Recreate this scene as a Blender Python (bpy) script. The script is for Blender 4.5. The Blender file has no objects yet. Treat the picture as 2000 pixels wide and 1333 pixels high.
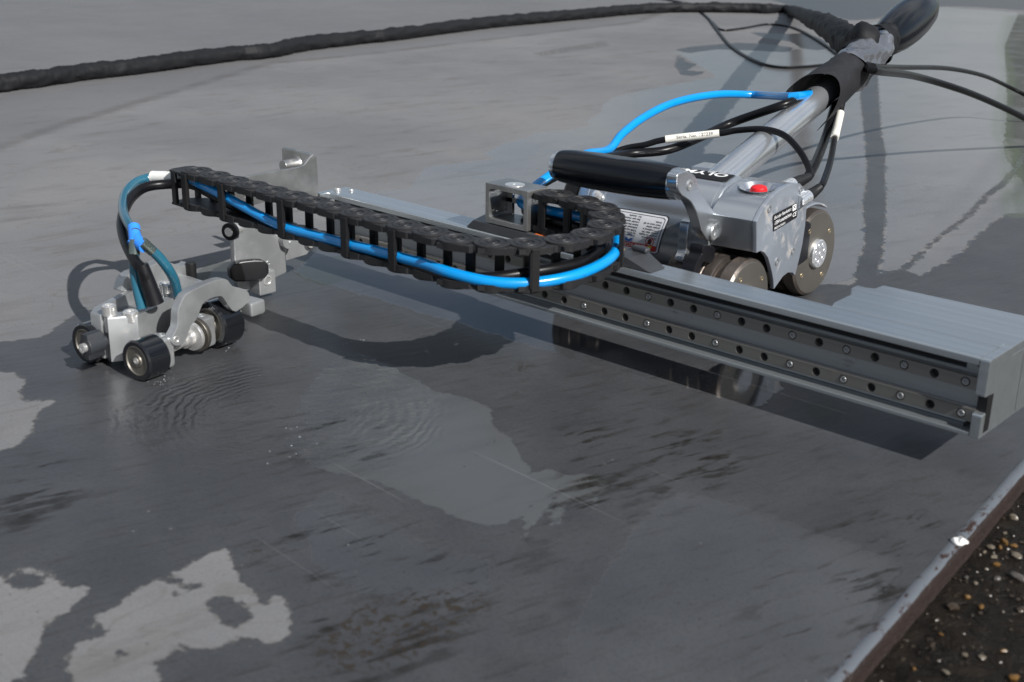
import bpy, bmesh, math, random
import numpy as np
from mathutils import Vector, Matrix, noise as mnoise
S = 0.001                       # all numbers below are millimetres
random.seed(7)
scene = bpy.context.scene
COL = scene.collection
R = math.radians

D = {'wet': [(-650.3, -323.0), (-633.5, -292.8), (-628.7, -274.3), (-634.9, -261.4), (-647.2, -248.5), (-654.7, -235.8), (-663.5, -217.8), (-655.4, 
-193.9), (-663.9, -151.1), (-661.4, -116.0), (-669.1, -94.4), (-696.8, -58.3), (-707.9, -31.6), (-727.3, 44.2), (-698.3, 74.1), (-625.4, 120.7), 
(-444.3, 104.4), (-338.3, 126.1), (-282.7, 162.0), (-270.6, 225.6), (-266.2, 271.6), (-256.2, 304.5), (-242.3, 313.9), (-238.3, 360.4), (-236.1, 
384.6), (-228.1, 402.8), (-205.1, 394.2), (-208.2, 435.8), (-213.6, 501.9), (-235.8, 612.5), (-248.1, 707.2), (-237.3, 732.8), (-225.3, 796.9), (70, 
60), (140, -240), (160, -700), (-330, -760), (-560, -480)], 'dry': [[(-596.1, -348.4), (-571.3, -326.7), (-548.3, -325.5), (-532.7, -342.0), (-509.1, 
-347.7), (-500.5, -326.2), (-491.2, -340.3), (-489.0, -351.9), (-461.7, -368.3), (-446.0, -389.9), (-454.8, -414.6)], [(-311.2, -481.9), (-303.0, 
-466.9), (-305.7, -457.1), (-302.9, -454.4), (-288.4, -449.2), (-272.9, -451.9), (-269.8, -455.9), (-261.3, -442.8), (-254.3, -451.0), (-246.8, 
-463.5), (-244.3, -476.9), (-229.8, -487.1), (-215.8, -501.9), (-203.9, -509.1), (-212.9, -528.0)], [(-182.4, -498.9), (-209.3, -484.6), (-220.8, 
-472.5), (-231.6, -458.4), (-235.1, -442.5), (-240.5, -427.6), (-243.7, -416.7), (-243.1, -401.8), (-242.6, -386.4), (-244.9, -371.7), (-230.2, 
-380.4), (-211.6, -385.7), (-191.7, -390.7), (-181.8, -379.1), (-172.0, -388.3), (-159.2, -395.1), (-152.7, -399.9), (-149.8, -410.3), (-166.4, 
-416.0), (-166.9, -433.1), (-180.4, -442.5), (-197.7, -435.1), (-178.9, -444.0), (-172.3, -459.7), (-155.4, -473.0)]], 'damp_and_refl': [[(-198.2, -416.7), 
(-202.7, -410.0), (-200.4, -403.1), (-192.0, -402.3), (-183.4, -400.6), (-177.0, -407.1), (-178.1, -414.4), (-185.1, -416.9)], [(-238.1, -412.7), 
(-237.0, -408.9), (-233.0, -408.5), (-232.2, -412.6)], [(-225.4, -409.5), (-223.8, -406.0), (-220.0, -406.4), (-221.1, -410.2)], [(-223.9, -418.3), 
(-223.6, -414.7), (-219.5, -415.5), (-220.0, -419.4)], [(-195.7, -468.6), (-197.9, -463.4), (-193.1, -462.2), (-189.5, -468.4)], [(-189.4, -391.8), 
(-187.1, -386.3), (-181.1, -389.2), (-182.5, -393.8)], [(-293.9, -468.7), (-295.5, -459.6), (-285.1, -455.2), (-277.0, -455.9), (-276.7, -463.8), 
(-284.0, -469.6)], [(-224.8, -470.3), (-224.6, -461.1), (-218.3, -459.3), (-214.9, -468.0)], [(-1590.8, 2291.9), (-1496.6, 2324.3), (-1472.8, 2397.3), 
(-1356.4, 2275.0), (-1245.0, 2117.8), (-1239.3, 2039.9), (-1294.3, 2057.7), (-1385.5, 2162.0), (-1484.4, 2194.9)], [(-1475.9, 1785.5), (-1483.7, 
1860.8), (-1461.3, 2031.1), (-1397.5, 2072.9), (-1307.6, 2041.4), (-1263.6, 1945.0), (-1343.0, 1914.0), (-1411.6, 1863.8), (-1411.1, 1735.0)], 
[(-1431.2, 1726.5), (-1355.2, 1650.8), (-1303.6, 1584.6), (-1286.5, 1604.9), (-1240.9, 1500.1), (-1212.0, 1471.5), (-1198.2, 1500.0), (-1169.7, 
1424.7), (-1199.6, 1413.4), (-1290.2, 1519.6)], [(-2371.6, 3557.9), (-1957.2, 3172.2), (-1749.9, 2992.2), (-1588.4, 2858.2), (-1547.7, 2911.4), 
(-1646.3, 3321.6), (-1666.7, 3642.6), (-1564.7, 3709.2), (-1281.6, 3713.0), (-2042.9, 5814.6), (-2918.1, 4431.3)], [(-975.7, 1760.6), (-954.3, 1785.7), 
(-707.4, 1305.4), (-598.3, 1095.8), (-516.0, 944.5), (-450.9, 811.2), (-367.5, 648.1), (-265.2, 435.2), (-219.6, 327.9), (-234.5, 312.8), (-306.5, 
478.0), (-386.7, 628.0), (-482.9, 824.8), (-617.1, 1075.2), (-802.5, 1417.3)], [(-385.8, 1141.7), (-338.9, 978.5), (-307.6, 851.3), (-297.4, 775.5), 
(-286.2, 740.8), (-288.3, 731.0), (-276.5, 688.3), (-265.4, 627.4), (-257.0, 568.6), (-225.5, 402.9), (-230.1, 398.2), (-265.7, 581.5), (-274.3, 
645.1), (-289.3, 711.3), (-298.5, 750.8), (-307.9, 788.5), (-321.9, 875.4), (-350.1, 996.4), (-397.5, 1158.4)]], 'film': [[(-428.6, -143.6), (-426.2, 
-125.2), (-386.0, -124.4), (-359.5, -128.0), (-324.5, -135.8), (-302.1, -127.2), (-274.4, -132.7), (-257.4, -147.1), (-225.5, -162.5), (-208.8, 
-173.5), (-185.7, -187.3), (-181.1, -175.7), (-167.6, -174.6), (-160.8, -163.0), (-145.2, -167.5), (-125.6, -199.3), (-134.9, -195.0), (-145.5, 
-196.2), (-128.6, -232.3), (-132.6, -232.0), (-155.3, -196.4), (-147.9, -221.1), (-132.6, -254.9), (-139.7, -251.3), (-158.5, -218.0), (-149.6, 
-251.9), (-162.6, -257.0), (-183.8, -260.4), (-203.5, -261.8), (-223.2, -259.8), (-246.4, -261.4), (-261.7, -266.5), (-293.0, -277.0), (-332.7, 
-262.0), (-388.0, -205.5)], [(-104.9, -144.4), (-88.9, -141.0), (-52.2, -132.4), (-18.4, -133.6), (10.7, -129.6), (24.3, -129.6), (32.1, -139.4), 
(43.6, -193.7), (60.5, -256.1), (57.6, -269.4), (-28.2, -351.4), (-63.7, -290.5), (-81.9, -238.5), (-101.5, -184.7)], [(-634.3, -18.9), (-698.3, 74.1), 
(-444.3, 104.4), (-305.9, 119.1), (-209.2, 124.9), (-148.1, 45.9), (-140.8, -0.7), (-335.6, -15.1), (-608.9, -24.0)], [(-256.7, -290.6), (-224.5, 
-286.8), (-170.5, -297.3), (-134.8, -282.1), (-111.3, -302.9), (-121.6, -333.2), (-156.5, -353.4), (-195.4, -348.2), (-246.3, -325.4)], [(-835.2, 
257.4), (-815.8, 298.0), (-836.1, 326.5), (-891.1, 393.9), (-893.0, 425.6), (-878.8, 465.4), (-870.0, 505.2), (-903.2, 521.8), (-928.9, 571.0), 
(-940.9, 621.9), (-948.6, 662.0), (-963.2, 702.8), (-939.3, 741.9), (-949.3, 811.3), (-974.7, 832.4), (-1015.5, 921.5), (-1061.5, 983.4), (-1101.5, 
1060.2), (-1123.0, 1167.8), (-1137.5, 1450.6), (-1458.8, 1757.1), (-1430.2, 1891.8), (-1342.1, 1982.1), (-1225.9, 2072.9), (-1506.5, 2831.0), (-1646.2, 
3597.6), (-1361.6, 3605.9), (-975.1, 2518.8), (-588.6, 1567.3), (-397.5, 1072.2), (-214.5, 735.1), (-248.1, 707.2), (-235.8, 612.5), (-213.6, 501.9), 
(-208.2, 435.8), (-205.1, 394.2), (-228.1, 402.8), (-238.3, 360.4), (-256.2, 304.5), (-290.7, 174.1), (-526.9, 167.0), (-719.7, 208.9)]], 
'green_refl': [[(-1345.3, 3469.1), (-981.3, 2511.2), (-729.0, 1925.5), (-595.7, 1559.3), (-468.1, 1238.2), (-389.7, 1080.6), (-239.0, 709.6), (-206.1, 
743.9), (-1242.7, 3605.4)], [(-627.6, -24.1), (-660.3, 17.2), (-646.6, 44.3), (-608.8, 31.6), (-578.4, 2.4), (-574.7, -28.0), (-602.6, -29.1)], 
[(-669.4, -124.1), (-708.6, -70.3), (-711.0, -42.4), (-683.3, -44.5), (-632.6, -86.8), (-632.6, -119.4), (-638.9, -136.3)], [(-116.3, 23.4), (-121.8, 
51.2), (-106.5, 52.8), (-94.7, 38.3), (-86.6, 5.5), (-99.7, 4.7)]], 'stain': [[(-214.5, -134.5), (-188.8, -73.3), (-120.0, -53.1), (-96.8, -95.3), 
(-105.6, -143.3), (-103.6, -186.8), (-135.1, -208.7), (-125.4, -288.0), (-144.1, -251.5), (-169.8, -176.8)], [(-252.5, -331.5), (-249.9, -311.5), 
(-197.7, -295.2), (-111.3, -302.9), (-90.0, -346.9), (-86.1, -396.4), (-119.0, -427.9), (-160.2, -383.3), (-214.8, -367.0)], [(-447.6, -418.0), 
(-418.7, -379.2), (-372.4, -384.4), (-339.2, -415.8), (-347.5, -464.9)], [(-18.3, -161.6), (-10.7, -87.6), (21.8, -56.0), (39.7, -89.5), (58.2, 
-222.2), (44.1, -263.8), (12.8, -248.1)], [(-373.4, -230.4), (-310.3, -193.0), (-262.3, -236.5), (-307.9, -281.2)]], 'far': [(-1324.1, -72.9), 
(-1396.5, 70.1), (-1510.4, 240.4), (-1884.4, 895.5), (-1873.1, 1132.4), (-1920.1, 1690.4), (-1961.7, 2266.2), (-2251.7, 2910.6), (-3677.5, 4801.0), 
(-5516.6, 1639.2)], 'rust': [[(-319.4, -58.1), (-321.2, -49.2), (-316.3, -45.8), (-308.8, -50.7), (-306.1, -60.1), (-311.5, -64.0)], [(-137.5, -398.4), 
(-149.2, -359.8), (-122.6, -313.9), (-101.3, -313.6), (-94.0, -356.6), (-99.1, -384.5), (-113.3, -409.1)], [(-233.7, -366.4), (-232.4, -357.2), 
(-224.9, -357.8), (-221.1, -365.6)], [(-1642.2, 1456.1), (-1707.1, 1801.6), (-1626.7, 1720.3), (-1594.8, 1437.4)]], 'sleeve': [(-1855.4, 224.3), 
(-1865.7, 301.7), (-1877.8, 392.2), (-1902.2, 475.5), (-1910.0, 574.5), (-1933.7, 710.2), (-1959.8, 859.1), (-1954.3, 948.3), (-2009.0, 1089.8), 
(-2034.3, 1272.0), (-2043.0, 1403.8), (-2106.9, 1791.6), (-2112.8, 2020.0), (-2119.2, 2271.8), (-2121.8, 2496.6), (-2077.8, 2646.3), (-1991.7, 2761.7), 
(-1883.5, 2844.7), (-1778.7, 2834.2)], 'pole': [(-298.1, 201.4, 119.0), (-376.9, 699.0, 219.7)], 'pole_u': (-0.1534, 0.9686, 0.1959), 
'sheath': [(-408.8, 517.1, 217.6), (-391.5, 535.8, 205.5), (-368.0, 527.9, 204.6), (-357.9, 528.2, 198.1), (-350.7, 501.7, 184.8), (-342.3, 461.4, 
177.5), (-335.3, 423.6, 171.3), (-326.7, 381.9, 166.1), (-321.3, 348.1, 162.2)], 'sleeve_up': [(-957.6, 1500.0, 121.4), (-655.9, 1000.0, 162.3), 
(-486.8, 720.0, 180.6), (-403.5, 590.0, 186.8), (-355.1, 523.1, 199.5), (-350.0, 510.3, 193.5), (-345.9, 484.0, 184.9)], 'blue_arch': [(-352.0, 16.0, 
103.0), (-385.0, 40.0, 104.0), (-401.4, 120.0, 104.1), (-414.6, 170.0, 121.3), (-422.5, 200.0, 130.9), (-426.7, 240.0, 141.9), (-427.5, 290.0, 150.1), 
(-420.4, 350.0, 152.4), (-400.7, 395.0, 149.6), (-321.3, 322.4, 164.3), (-328.4, 380.2, 160.7)], 'serial': [(-437.7, 150.0, 96.2), (-419.9, 190.0, 
116.5), (-399.5, 205.0, 123.5), (-384.1, 215.0, 129.1), (-343.4, 240.0, 137.0), (-329.9, 248.0, 140.6), (-306.2, 252.0, 144.2), (-287.5, 256.0, 141.2), 
(-270.0, 254.0, 130.8), (-255.1, 246.0, 119.7), (-247.9, 238.0, 113.0)], 'serial_plug': [(-247.9, 238.0, 113.0), (-250.3, 228.0, 110.6), (-251.8, 
214.0, 108.5)], 'thick': [(-443.6, 150.0, 92.9), (-426.5, 165.0, 108.5), (-406.0, 185.0, 116.3), (-383.4, 215.0, 119.3), (-374.3, 250.0, 126.5), 
(-368.6, 300.0, 136.6), (-321.3, 309.9, 158.0), (-326.8, 370.3, 162.3)], 'down': [(-330.6, 432.6, 161.9), (-323.1, 410.4, 142.3), (-307.3, 370.0, 
121.6), (-271.9, 290.0, 114.2), (-252.8, 245.0, 112.1)], 'tagged': [(-325.0, 435.5, 172.3), (-318.5, 420.0, 154.4), (-311.0, 400.0, 134.9), (-287.2, 
350.0, 126.8), (-257.5, 290.0, 117.7), (-235.1, 240.0, 111.6), (-230.4, 226.0, 108.8)], 'tagged_plug': [(-230.4, 226.0, 108.8), (-232.7, 218.0, 104.4), 
(-233.0, 208.0, 102.4)], 'right_a': [(-330.2, 481.0, 180.6), (-309.3, 464.3, 180.9), (-403.9, 721.3, 150.0), (-464.6, 996.0, 120.0), (-492.0, 1194.8, 
90.0), (-499.4, 1324.3, 60.0), (-464.8, 1350.0, 40.0), (-425.5, 1391.3, 8.0)], 'right_b': [(-327.4, 476.4, 177.7), (-304.4, 458.5, 177.9), (-387.2, 
730.2, 140.0), (-387.1, 871.7, 110.0), (-381.1, 983.4, 80.0), (-370.2, 1076.2, 50.0), (-357.3, 1199.1, 8.0)], 'thin_a': [(-2678.5, 3026.2, 3.0), 
(-2432.2, 3040.5, 3.0), (-2210.1, 2896.4, 3.0), (-1915.6, 2567.5, 3.0), (-1671.7, 2255.9, 3.0), (-1399.5, 1912.2, 3.0), (-1200.4, 1707.1, 3.0), 
(-1111.1, 1665.4, 3.0), (-1077.2, 1757.8, 3.0), (-1074.2, 1842.9, 3.0)], 'thin_b': [(-1799.0, 2426.3, 3.0), (-1654.6, 2255.3, 3.0), (-1642.0, 2338.9, 
3.0), (-1660.9, 2504.6, 3.0), (-1556.9, 2470.4, 3.0), (-1330.8, 2210.7, 3.0), (-1089.6, 1895.2, 3.0)], 'hinge': [(-476.5, -138.3), (-452.4, -137.5), 
(-428.1, -138.1), (-402.1, -138.3), (-376.8, -138.2), (-352.2, -137.9), (-326.4, -137.5), (-300.5, -138.0), (-276.8, -128.6), (-260.7, -112.0), 
(-249.4, -89.0), (-248.1, -62.5), (-255.0, -36.3), (-270.9, -12.6), (-291.0, 4.2), (-314.4, 12.2), (-340.8, 13.1)], 'arm': [(-66.6, 141.8), (-61.9, 
143.7), (-51.9, 143.3), (-40.3, 139.4), (-32.7, 134.2), (-26.0, 124.2), (-4.7, 107.3), (8.8, 98.0), (14.5, 91.8), (16.8, 83.7), (13.9, 77.9), (4.8, 
76.4), (-7.0, 81.0), (-17.4, 89.9), (-25.4, 101.8), (-33.8, 111.5), (-42.6, 118.8), (-56.2, 125.2), (-64.6, 132.6)], 'armbolt': [(-44.9, 131.4), (5.2, 
94.8), (1.1, 85.6)], 'clamp': [(-3.8, 92.1), (6.2, 91.8), (8.9, 86.2), (8.9, 73.3), (8.1, 65.7), (3.2, 61.6), (2.3, 54.9), (-9.1, 58.4), (-11.5, 62.8), 
(-6.8, 68.2), (-7.4, 78.9)], 'lever': [(-27.4, 81.8), (-8.5, 76.5), (-5.2, 73.2), (-6.8, 65.5), (-12.0, 63.8), (-24.4, 67.9), (-28.7, 66.3), (-33.0, 
59.4), (-42.4, 63.3), (-34.8, 71.9), (-29.0, 74.7)], 'grip': (-45.0, 131.4), 'ebolts': [(22.7, 105.9), (86.1, 109.9), (81.9, 58.5), (48.9, 56.7)], 
'endblock': [(-108.9, 33.3), (-109.5, 57.4), (-116.8, 72.1), (-116.7, 80.9), (-110.5, 80.3), (-104.6, 82.7), (-103.5, 94.4), (-58.7, 95.5), (-4.8, 
97.7), (28.8, 96.2)], 'hub2': (-250.0, 269.0, 37.3), 'tray': [(-545.8, -275.6), (-554.8, -267.5), (-565.6, -248.0), (-578.7, -221.9), (-590.7, -196.5), 
(-597.2, -176.1), (-592.6, -171.4), (-552.4, -169.6), (-546.8, -175.9), (-537.8, -199.4), (-515.3, -255.0), (-525.4, -273.5), (-534.7, -269.5), 
(-535.5, -273.6)], 'tray_in': [(-548.1, -265.9), (-558.9, -248.5), (-569.7, -226.1), (-581.3, -201.0), (-588.4, -181.8), (-584.4, -177.7), (-555.5, 
-174.8), (-547.1, -197.5), (-526.9, -247.9), (-534.7, -266.1)], 'fork': [(-1.0, 26.4, 24.6), (-1.0, 28.3, 29.2), (-1.0, 32.6, 33.9), (-1.0, 33.9, 
41.5), (-1.0, 35.4, 47.8), (-1.0, 42.5, 56.2), (-1.0, 54.0, 58.8), (-1.0, 69.2, 60.3), (-1.0, 79.9, 59.7), (-1.0, 85.3, 56.8), (-1.0, 89.6, 51.3), 
(-1.0, 102.0, 45.7), (-1.0, 105.9, 40.2), (-1.0, 104.4, 35.1), (-1.0, 91.1, 30.3), (-1.0, 84.2, 36.2), (-1.0, 79.1, 44.5), (-1.0, 74.7, 46.9), (-1.0, 
65.5, 47.2), (-1.0, 58.2, 44.6), (-1.0, 51.8, 34.7), (-1.0, 45.6, 31.6), (-1.0, 41.4, 23.5), (-1.0, 36.1, 19.4), (-1.0, 29.9, 20.4)], 
'fork_block': [(20.0, 71.4, 47.8), (20.0, 82.0, 50.3), (20.0, 100.1, 43.3), (20.0, 101.3, 38.4), (20.0, 98.9, 34.1), (20.0, 86.0, 33.8), (20.0, 71.5, 
42.1)], 'twin': [(-88.0, 51.6, 40.9), (-88.0, 56.0, 49.4), (-88.0, 63.3, 53.1), (-88.0, 78.4, 53.3), (-88.0, 94.2, 56.1), (-88.0, 102.7, 52.0), (-88.0, 
111.8, 46.9), (-88.0, 118.8, 46.6), (-88.0, 121.1, 48.2), (-88.0, 127.0, 34.6), (-88.0, 106.1, 37.4), (-88.0, 84.9, 36.1), (-88.0, 63.4, 35.0)], 
'W': {'w1': (-483.8, -270.0, 0.0), 'w3': (-508.9, -186.6, 0.0), 'w2': (-554.7, -274.0, 0.0)}, 'knob': [(-44.8, 2.0, 24.5), (-48.1, -16.0, 21.8)], 
'screws': [(-531.5, -268.1, 44.0), (-521.8, -256.6, 44.0), (-544.5, -211.2, 44.0)], 'sparkle_drops': [(-481.0, -265.9, 6, 3, 12), (-482.9, -254.9, 6, 4, 7), 
(-505.2, -187.8, 6, 4, 6), (-346.2, -246.4, 3, 9, 4), (-310.5, -267.9, 3, 10, 4), (-326.0, -261.0, 3, 9, 3), (-444.0, -109.9, 2, 10, 8)], 
'ycon': [(-546.7, -233.0, 94.9), (-538.0, -238.0, 89.6), (-537.0, -241.0, 86.8), (-525.9, -238.0, 87.2)], 'tube_up': [(-544.5, -234.0, 93.9), (-566.6, 
-226.0, 95.5), (-600.1, -210.0, 97.3), (-633.0, -188.0, 100.7), (-651.3, -168.0, 104.0), (-655.6, -155.0, 105.3), (-652.5, -148.0, 106.1)], 
'white': [(-654.0, -149.0, 106.0), (-619.9, -139.0, 109.5)], 'tube_a': [(-535.7, -240.0, 88.0), (-533.4, -243.0, 75.7), (-528.1, -246.0, 60.8), 
(-521.1, -247.0, 41.9)], 'tube_b': [(-526.6, -237.0, 88.5), (-525.2, -228.0, 78.3), (-524.0, -221.0, 67.2), (-526.5, -215.0, 56.2), (-531.2, -210.0, 
42.6)], 'coax': [(-515.0, -242.0, 53.8), (-518.4, -245.0, 71.4), (-528.0, -245.0, 76.4), (-554.9, -236.0, 83.9), (-582.9, -222.0, 90.2), (-606.5, 
-205.0, 95.3), (-625.7, -186.0, 99.4), (-633.4, -168.0, 103.5), (-627.2, -150.0, 104.3), (-607.0, -141.0, 105.8)], 'boot': [(-514.5, -240.0, 45.9), 
(-519.7, -245.0, 76.2)], 'hosein': [(-619.9, -139.0, 109.5)], 'cplate': [(-110.5, 71.5), (-86.9, 67.4), (-57.3, 46.8), (-56.3, 14.4), (-89.1, 8.6), 
(-108.4, 4.9), (-111.3, 31.8)], 'cplate2': [(-53.9, 56.4), (-22.3, 41.1), (-19.3, 30.9), (-24.3, 25.6), (-26.7, 23.6), (-50.2, 22.5)], 
'bent': [(-112.9, 106.5), (-91.0, 106.4), (-59.6, 106.7), (-34.9, 106.8), (-27.4, 109.4), (-23.7, 113.1), (-15.0, 113.3), (-15.8, 71.3), (-24.1, 70.3), 
(-29.6, 76.4), (-35.7, 82.0), (-44.1, 84.7), (-53.7, 84.4), (-83.1, 80.5), (-114.6, 83.5)], 'cknobs': {'knurl': (-590.0, -56.3, 45.4), 
'roller': (-600.0, -23.0, 32.9), 'upper': (-590.0, -110.5, 65.9), 'wing': (-580.0, -105.6, 28.1), 'hole': (-585.0, -87.5, 16.7), 'scr': (-596.0, -76.3, 
27.5)}, 'cam': {'f': 2411.3396568594535, 'loc': [265.7539950621127, -707.6194230613315, 333.12763537435967], 'right': [0.7378372518904693, 
0.6747867037608652, 0.016096401780110035], 'down': [0.2388143837707049, -0.23867539247624667, -0.9412766581247664], 'fwd': [-0.6313191584507306, 
0.698353034971465, -0.3372523665138692]}}

# ------------------------------------------------------------------ camera, sky, sun
cam = bpy.data.cameras.new('camera'); cam_o = bpy.data.objects.new('camera', cam); COL.objects.link(cam_o)
c = D['cam']
rt, dn, fw = (Vector(c[k]) for k in ('right', 'down', 'fwd'))
m = Matrix((( rt.x, -dn.x, -fw.x, 0), (rt.y, -dn.y, -fw.y, 0), (rt.z, -dn.z, -fw.z, 0), (0, 0, 0, 1)))
m.translation = Vector(c['loc']) * S
cam_o.matrix_world = m
cam.sensor_width = 36; cam.lens = c['f'] * 36 / 2000
cam.clip_start = 0.01; cam.clip_end = 400
cam.dof.use_dof = True; cam.dof.focus_distance = 1.16; cam.dof.aperture_fstop = 14
scene.camera = cam_o

SUN = Vector((1.30, -0.16, 1.0)).normalized()      # towards the sun
el = math.asin(SUN.z)
world = bpy.data.worlds.new('World'); scene.world = world; world.use_nodes = True
nt = world.node_tree; nt.nodes.clear()
sky = nt.nodes.new('ShaderNodeTexSky'); sky.sky_type = 'NISHITA'; sky.sun_disc = False
sky.sun_elevation = el; sky.sun_rotation = math.atan2(SUN.x, SUN.y)
sky.air_density = 1.0; sky.dust_density = 1.2; sky.ozone_density = 1.0
bg = nt.nodes.new('ShaderNodeBackground'); bg.inputs['Strength'].default_value = 0.06
out = nt.nodes.new('ShaderNodeOutputWorld')
tc = nt.nodes.new('ShaderNodeTexCoord'); cl = nt.nodes.new('ShaderNodeTexNoise'); cl.inputs['Scale'].default_value = 2.1; cl.inputs['Detail'].default_value = 7; cl.inputs['Roughness'].default_value = .58
mp = nt.nodes.new('ShaderNodeMapping'); mp.inputs['Scale'].default_value = (1, 1, 2.4); nt.links.new(tc.outputs['Generated'], mp.inputs[0]); nt.links.new(mp.outputs[0], cl.inputs['Vector'])
cr_ = nt.nodes.new('ShaderNodeMapRange'); cr_.interpolation_type = 'SMOOTHSTEP'; nt.links.new(cl.outputs[0], cr_.inputs[0])
cr_.inputs[1].default_value = .44; cr_.inputs[2].default_value = .62; cr_.inputs[3].default_value = .04; cr_.inputs[4].default_value = .95
mx = nt.nodes.new('ShaderNodeMix'); mx.data_type = 'RGBA'; nt.links.new(cr_.outputs[0], mx.inputs[0]); nt.links.new(sky.outputs[0], mx.inputs[6]); mx.inputs[7].default_value = (7.6, 7.9, 8.3, 1)   # broken cloud
nt.links.new(mx.outputs[2], bg.inputs[0]); nt.links.new(bg.outputs[0], out.inputs[0])
sl = bpy.data.lights.new('sun', 'SUN'); sl.energy = 5.0; sl.angle = R(0.6); sl.color = (1.0, 0.98, 0.95)
so = bpy.data.objects.new('sun', sl); COL.objects.link(so)
so.rotation_euler = SUN.to_track_quat('Z', 'Y').to_euler()
scene.view_settings.view_transform = 'Standard'; scene.view_settings.look = 'None'
scene.view_settings.exposure = 0.28; scene.view_settings.gamma = 1.0

# ------------------------------------------------------------------ materials
class NT:
    def __init__(s, name):
        s.m = bpy.data.materials.new(name); s.m.use_nodes = True; s.t = s.m.node_tree
        s.b = s.t.nodes['Principled BSDF']
    def n(s, t, **kw):
        x = s.t.nodes.new('ShaderNode' + t)
        for k, v in kw.items():
            if hasattr(x, k): setattr(x, k, v)
            else: x.inputs[k].default_value = v
        return x
    def l(s, a, b): s.t.links.new(a, b)
    def set(s, **kw):
        for k, v in kw.items():
            k = k.replace('_', ' ')
            s.b.inputs[k].default_value = (*v, 1) if isinstance(v, tuple) and len(v) == 3 else v
        return s
    def math(s, op, a, b=None, clamp=False):
        x = s.t.nodes.new('ShaderNodeMath'); x.operation = op; x.use_clamp = clamp
        for i, v in enumerate((a, b)):
            if v is None: continue
            if isinstance(v, (int, float)): x.inputs[i].default_value = v
            else: s.l(v, x.inputs[i])
        return x.outputs[0]
    def ramp(s, v, lo, hi, a=0.0, b=1.0):
        x = s.t.nodes.new('ShaderNodeMapRange'); x.interpolation_type = 'SMOOTHSTEP'
        for i, q in enumerate((v, lo, hi, a, b)):
            if isinstance(q, (int, float)): x.inputs[i].default_value = q
            else: s.l(q, x.inputs[i])
        return x.outputs[0]
    def mix(s, f, a, b):
        x = s.t.nodes.new('ShaderNodeMix'); x.data_type = 'RGBA'
        for i, q in ((0, f), (6, a), (7, b)):
            if isinstance(q, (int, float)): x.inputs[i].default_value = q
            elif isinstance(q, tuple): x.inputs[i].default_value = (*q, 1)
            else: s.l(q, x.inputs[i])
        return x.outputs[2]
    def noise(s, vec, scale, detail=4, rough=0.55, dist=0.0):
        x = s.n('TexNoise'); x.inputs['Scale'].default_value = scale; x.inputs['Detail'].default_value = detail
        x.inputs['Roughness'].default_value = rough; x.inputs['Distortion'].default_value = dist
        s.l(vec, x.inputs['Vector']); return x.outputs[0]
    def coords(s, scale=(1, 1, 1), rot=(0, 0, 0)):
        t = s.n('TexCoord'); v = t.outputs['Object']
        if any(rot):                                   # turn first, stretch afterwards
            r_ = s.n('Mapping'); r_.inputs['Rotation'].default_value = rot; s.l(v, r_.inputs['Vector']); v = r_.outputs[0]
        mp = s.n('Mapping'); mp.inputs['Scale'].default_value = scale
        s.l(v, mp.inputs['Vector']); return mp.outputs[0]
    def bump(s, h, dist, strength=1.0, normal=None):
        x = s.n('Bump'); x.inputs['Distance'].default_value = dist; x.inputs['Strength'].default_value = strength
        s.l(h, x.inputs['Height'])
        if normal is not None: s.l(normal, x.inputs['Normal'])
        return x.outputs[0]

def metal(name, base, rough, spread=0.12, scale=60, stretch=(1, 1, 1), dirt=0.0, dirt_col=(.16, .11, .06), met=0.75, bump=0.0, wear=0.10):
    k = NT(name); k.set(Metallic=met, Roughness=rough)
    v = k.coords(stretch)
    a = k.noise(v, scale, 5, 0.6); b2 = k.noise(k.coords(stretch if min(stretch) < .1 else (1, 1, 1)), scale * 0.22, 4, 0.6)
    lo = tuple(x * (1 - wear) for x in base); hi = tuple(min(1, x * (1 + wear)) for x in base)
    col = k.mix(k.ramp(b2, .35, .68), lo, hi)
    rg = k.math('ADD', rough - spread * .5, k.math('MULTIPLY', a, spread))
    if dirt > 0:
        d = k.ramp(k.math('ADD', k.math('MULTIPLY', k.noise(k.coords(), 38, 6, 0.7, .6), .7), k.math('MULTIPLY', a, .3)), .60 - dirt * .2, .72 - dirt * .2)
        col = k.mix(k.math('MULTIPLY', d, .75), col, dirt_col)
        rg = k.math('ADD', rg, k.math('MULTIPLY', d, .3))
        k.l(k.math('SUBTRACT', met, k.math('MULTIPLY', d, met * .8)), k.b.inputs['Metallic'])
    k.l(col, k.b.inputs['Base Color']); k.l(rg, k.b.inputs['Roughness'])
    if bump: k.l(k.bump(a, bump * S), k.b.inputs['Normal'])
    return k.m

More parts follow.
